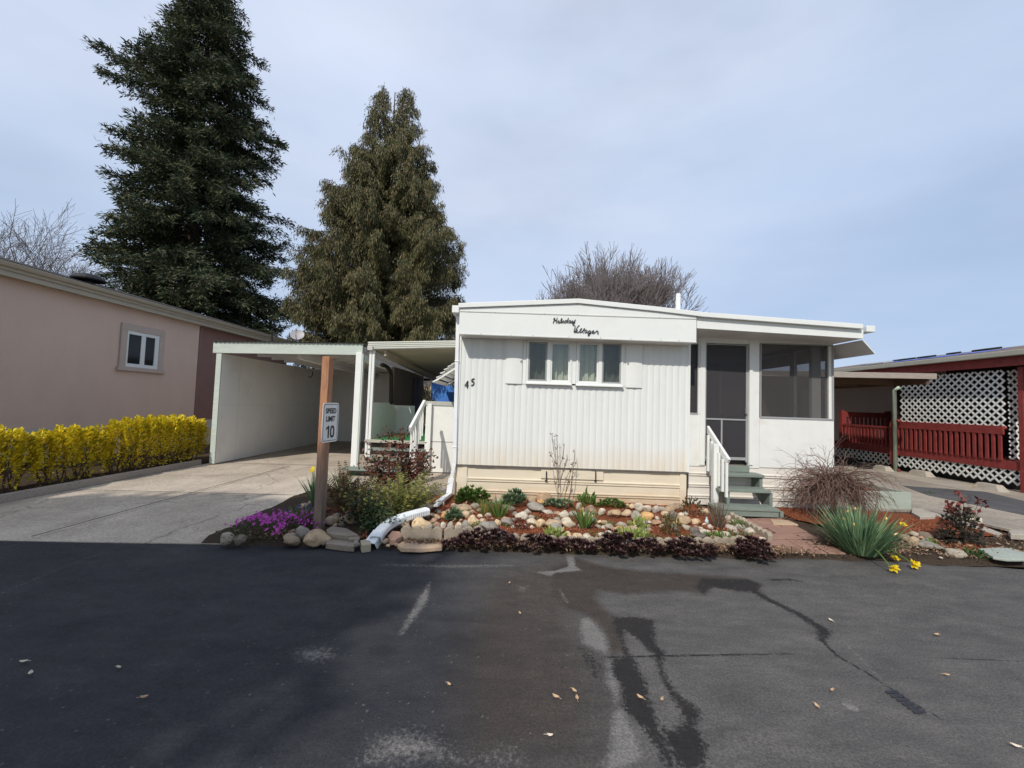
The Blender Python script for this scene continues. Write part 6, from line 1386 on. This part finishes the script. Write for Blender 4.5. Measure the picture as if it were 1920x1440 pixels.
# white drain extension
dr_ = thing('drain_pipe', 'white plastic downspout extension lying across the rock garden', 'drain pipe', tuple(gp(760, 985)))
def profbar(pts, w_, h_, corrug=0):
    m = MB(); n = len(pts); V = []; k = 10
    for i, p in enumerate(pts):
        d = pts[min(i+1, n-1)]-pts[max(i-1, 0)]; d = d/np.linalg.norm(d); sd_ = nrm(np.cross(d, (0, 0, 1))); up_ = np.cross(sd_, d); s_ = 1+(.06 if corrug and i % 2 else 0)
        for j in range(k):
            a = 2*pi*j/k+pi/k; V.append(p+sd_*w_/2*s_*np.sign(math.cos(a))*abs(math.cos(a))**.55+up_*h_/2*s_*np.sign(math.sin(a))*abs(math.sin(a))**.55)
    m.add(V, [(i*k+j, i*k+(j+1) % k, (i+1)*k+(j+1) % k, (i+1)*k+j) for i in range(n-1) for j in range(k)]); return m
ctr = [G(704, 1013, .08), G(711, 1000, .12), G(723, 987, .15), G(742, 976, .17), G(768, 967, .185), G(800, 959, .19)]
pts = []
for a, b in zip(ctr[:-1], ctr[1:]): pts += [a+(b-a)*t for t in np.linspace(0, 1, 9)[:-1]]
obj('flexible_hose', profbar(smoothline(smoothline(ctr)), .12, .095, 1), DRAINW, dr_, smooth=False)
mth = MB(); a = G(702, 1014, .065); d = nrm(a-G(711, 1000, .12)); sd_ = nrm(np.cross(d, (0, 0, 1))); up_ = np.cross(sd_, d)
V = []
for q, s_ in ((a-d*.10, 1.), (a+d*.07, 1.18)):
    for (x, y) in ((-1, -1), (1, -1), (1, 1), (-1, 1)): V.append(q+sd_*x*.055*s_+up_*y*.045*s_)
mth.add(V, [(0, 4, 5, 1), (1, 5, 6, 2), (2, 6, 7, 3), (3, 7, 4, 0)]); mo = obj('outlet', mth, DRAINW, dr_); so_ = mo.modifiers.new('thick', 'SOLIDIFY'); so_.thickness = .004
m = MB(); m.bar(G(816, 947, .17), A(842, 927, 6.34), .075, .055); obj('upper_section', m, DRAINW, dr_, bevel=.01)
# blue white glass ornament bit in the bed
gl = MB(); p = gp(1325, 984); gl.lathe(p, [(.02, 0), (.024, .05), (.012, .075), (.011, .10)], 10); tag(obj('glass_bottle', gl, mat('pale_glass', (.55, .68, .72), .15, .05, 5), loc=tuple(p)), 'little pale blue bottle shaped ornament beside the lavender', 'ornament')

# ------------------------------------------------------------------ stuff: chips, litter, leaves
def scatter(name, n, area, m, L, W, seed, tilt=.35):
    r = np.random.default_rng(seed); P = []
    while len(P) < n:
        a = area[r.integers(len(area))]; x = a[0]+r.normal()*a[2]; y = a[1]+r.normal()*a[3]
        if a[4] <= y <= a[5]: P.append((x, y, bedz(x, y)+.016+r.random()*.012))
    P = np.array(P); n = len(P); D = np.stack([r.normal(size=n), r.normal(size=n), r.normal(size=n)*tilt], 1)
    V, Fc = kites(P, D, r.uniform(.5, 1.5, n)*L, r.uniform(.6, 1.3, n)*W, .2, up=(0, 0, 1)); tag(npobj(name, V, Fc, m), kind='stuff')
B_ = [(gp(x, y)[0], gp(x, y)[1], sx, sy, 4.5, 6.45) for x, y, sx, sy in ((975, 1003, .22, .1), (1080, 1000, .2, .1), (1250, 1000, .22, .13), (1300, 978, .2, .1), (1020, 970, .2, .06), (920, 972, .15, .1), (640, 960, .2, .15), (700, 1010, .15, .12), (850, 955, .15, .08), (1340, 990, .1, .1))]
scatter('mulch_chips', 3800, B_, CHIP, .035, .011, 1)
scatter('mulch_chips', 3200, [(4.9, 5.9, .5, .22, 5.2, 6.6), (5.6, 5.7, .4, .2, 5.2, 6.4), (5.35, 4.95, .15, .05, 4.7, 5.2)], CHIP, .035, .011, 2)
scatter('leaf_litter', 7000, [(x, 4.52+.03*x, .25, .07, 4.43+.03*x, 4.85) for x in np.linspace(-1, 2.9, 14)], LITTER, .035, .014, 3, .6)
scatter('leaf_litter', 2800, [(x, 4.85, .25, .16, 4.6, 5.4) for x in np.linspace(3.9, 7.2, 9)]+[(6.6, 5.2, .4, .25, 4.7, 6)], LITTER, .04, .018, 4, .6)
scatter('leaf_litter', 500, [(-2.6, 4.55, .3, .06, 4.4, 4.8), (-6.9, 6, .08, 1.5, 4, 9)], LITTER, .035, .016, 5, .6)
scatter('leaf_litter', 1500, [(x, y, .3, .25, 4.5, 6.4) for x in (-.8, 0, .8, 1.6, 2.4) for y in (4.9, 5.5, 6.1)], LITTER, .022, .012, 6, .6)
GC = plantmat('ground_cover', (.05, .10, .03), (.20, .26, .09))
scatter('ground_cover', 2600, [(gp(x, y)[0], gp(x, y)[1], .07, .05, 4.5, 6.4) for x, y in ((815, 988), (900, 990), (866, 962), (940, 985), (1000, 972), (1060, 975), (1140, 985), (1120, 1006), (1205, 965), (1230, 1012), (1290, 1010), (1320, 1004), (1365, 1002), (1395, 1005), (1010, 985), (1160, 1008), (1270, 985), (790, 975), (1050, 1012), (980, 1015))], GC, .024, .012, 7, 1.2)
FL = mat('fallen_leaf', (.52, .36, .22), .7, .25, 30); FLP = mat('fallen_petal', (.66, .58, .46), .7, .15, 30)
fls = [(842, 1286, 'curled tan leaf alone on the brown asphalt, left of centre'), (1042, 1309, 'orange tan leaf, lower left of the three clustered leaves'), (1077, 1298, 'tan leaf at the top of the three clustered leaves'), (1082, 1312, 'small tan leaf, lower right of the three clustered leaves'), (1200, 1310, 'tan leaf on the dark wet streak'), (1241, 1315, 'tan leaf with a long stalk right of the wet streak'), (57, 1265, 'pale leaf nearest the left photo edge'), (44, 1243, 'greyish leaf just above the pale leaf at far left'), (223, 1254, 'tiny pale leaf on the dark left asphalt'), (1558, 1165, 'pale petal just right of the crack bend'), (1756, 1192, 'tan leaf on the grey asphalt at right'), (1560, 1297, 'small curled leaf above the round worn patch'), (975, 1152, 'small orange leaf on brown asphalt near the bed'), (955, 1095, 'tiny orange leaf close to the burgundy succulents'), (1775, 1268, 'orange leaf fragment near the tyre mark'), (1031, 1382, 'tiny white petal on the dark brown asphalt'), (270, 1310, 'thin orange leaf on the dark left asphalt'), (1905, 1402, 'pale leaf near the lower right photo corner'), (1532, 1327, 'long thin tan leaf left of the round worn patch')]
for px, py, lab in fls:
    p = G(px, py, .006); m = MB(); a = random.uniform(0, 6.28); L = random.uniform(.028, .04); W_ = L*.55
    u = np.array((math.cos(a), math.sin(a), 0)); v = np.array((-u[1], u[0], 0)); z = np.array((0, 0, 1)); V = []
    for i in range(6):
        t = i/5; wd = W_*math.sin(pi*(.08+.86*t))*.5
        for s_ in (-1, 0, 1): V.append(p+u*(t-.5)*L+v*wd*s_+z*(.004+abs(s_)*.007+.006*(2*t-1)**2))
    m.add(V, [(3*i+j, 3*i+j+1, 3*i+j+4, 3*i+j+3) for i in range(5) for j in range(2)])
    m.tube([V[1], V[1]-u*.015], .001, 4); o = tag(obj('fallen_leaf', m, FLP if 'pale' in lab or 'white' in lab else FL, loc=tuple(p)), lab, 'leaf', 'fallen leaves on the asphalt')
    s2 = o.modifiers.new('thick', 'SOLIDIFY'); s2.thickness = .001

# ------------------------------------------------------------------ light and sky
sund = nrm(np.array((.40, 1., -1.0)))
elev = math.asin(-sund[2]); rot = math.atan2(-sund[0], -sund[1])
sl_ = bpy.data.lights.new('sun', 'SUN'); sl_.energy = 3.1; sl_.angle = math.radians(.6); sl_.color = (1, .95, .87)
so = bpy.data.objects.new('sun', sl_); COL.objects.link(so); so.rotation_euler = Vector(sund).to_track_quat('-Z', 'Y').to_euler()
Wd = bpy.data.worlds.new('World'); S.world = Wd; Wd.use_nodes = True; t = Wd.node_tree; bg = t.nodes['Background']
sky = t.nodes.new('ShaderNodeTexSky'); sky.sky_type = 'NISHITA'; sky.sun_disc = False; sky.sun_elevation = elev; sky.sun_rotation = rot % (2*pi)
gc = t.nodes.new('ShaderNodeTexCoord').outputs['Generated']
cn = noise(t, 1.3, 7, .5, gc, stretch=(1, 1, 2.6))
sx = t.nodes.new('ShaderNodeSeparateXYZ'); t.links.new(gc, sx.inputs[0])
def mrange(sock, a, b, c, d):
    n = N(t, 'ShaderNodeMapRange'); n.inputs[1].default_value = a; n.inputs[2].default_value = b; n.inputs[3].default_value = c; n.inputs[4].default_value = d
    t.links.new(sock, n.inputs[0]); return n.outputs[0]
north = mrange(sx.outputs[1], -.6, .05, .35, 1.)                     # cloud thinned on purpose towards the sun, limiting fill on front walls
cf = ramp(t, cn, [(.30, (.62, .62, .62)), (.52, (.86, .86, .86)), (.7, (.97, .97, .97))])
nm = t.nodes.new('ShaderNodeMath'); nm.operation = 'MULTIPLY'; t.links.new(cf, nm.inputs[0]); t.links.new(north, nm.inputs[1])
wisp = noise(t, 2.0, 6, .5, gc, stretch=(1, 1, 3.2))
hi = ramp(t, wisp, [(.3, (5.9, 7.0, 9.0)), (.7, (6.9, 7.6, 9.2))])       # high veil of cloud
lo = ramp(t, wisp, [(.3, (4.3, 5.6, 7.8)), (.7, (5.5, 6.5, 8.4))])           # bluer below it
ev = mrange(sx.outputs[2], .05, .45, 0., 1.); ew = mrange(sx.outputs[0], .1, .6, .0, -.45)
em = t.nodes.new('ShaderNodeMath'); em.operation = 'ADD'; em.use_clamp = True; t.links.new(ev, em.inputs[0]); t.links.new(ew, em.inputs[1])
cc = mixc(t, em.outputs[0], lo, hi)
t.links.new(mixc(t, nm.outputs[0], sky.outputs[0], cc), bg.inputs['Color']); bg.inputs['Strength'].default_value = .1
S.view_settings.view_transform = 'Standard'; S.view_settings.look = 'None'; S.view_settings.exposure = .12; S.view_settings.gamma = 1
S.cycles.max_bounces = 6; S.cycles.transparent_max_bounces = 12; S.cycles.use_denoising = True
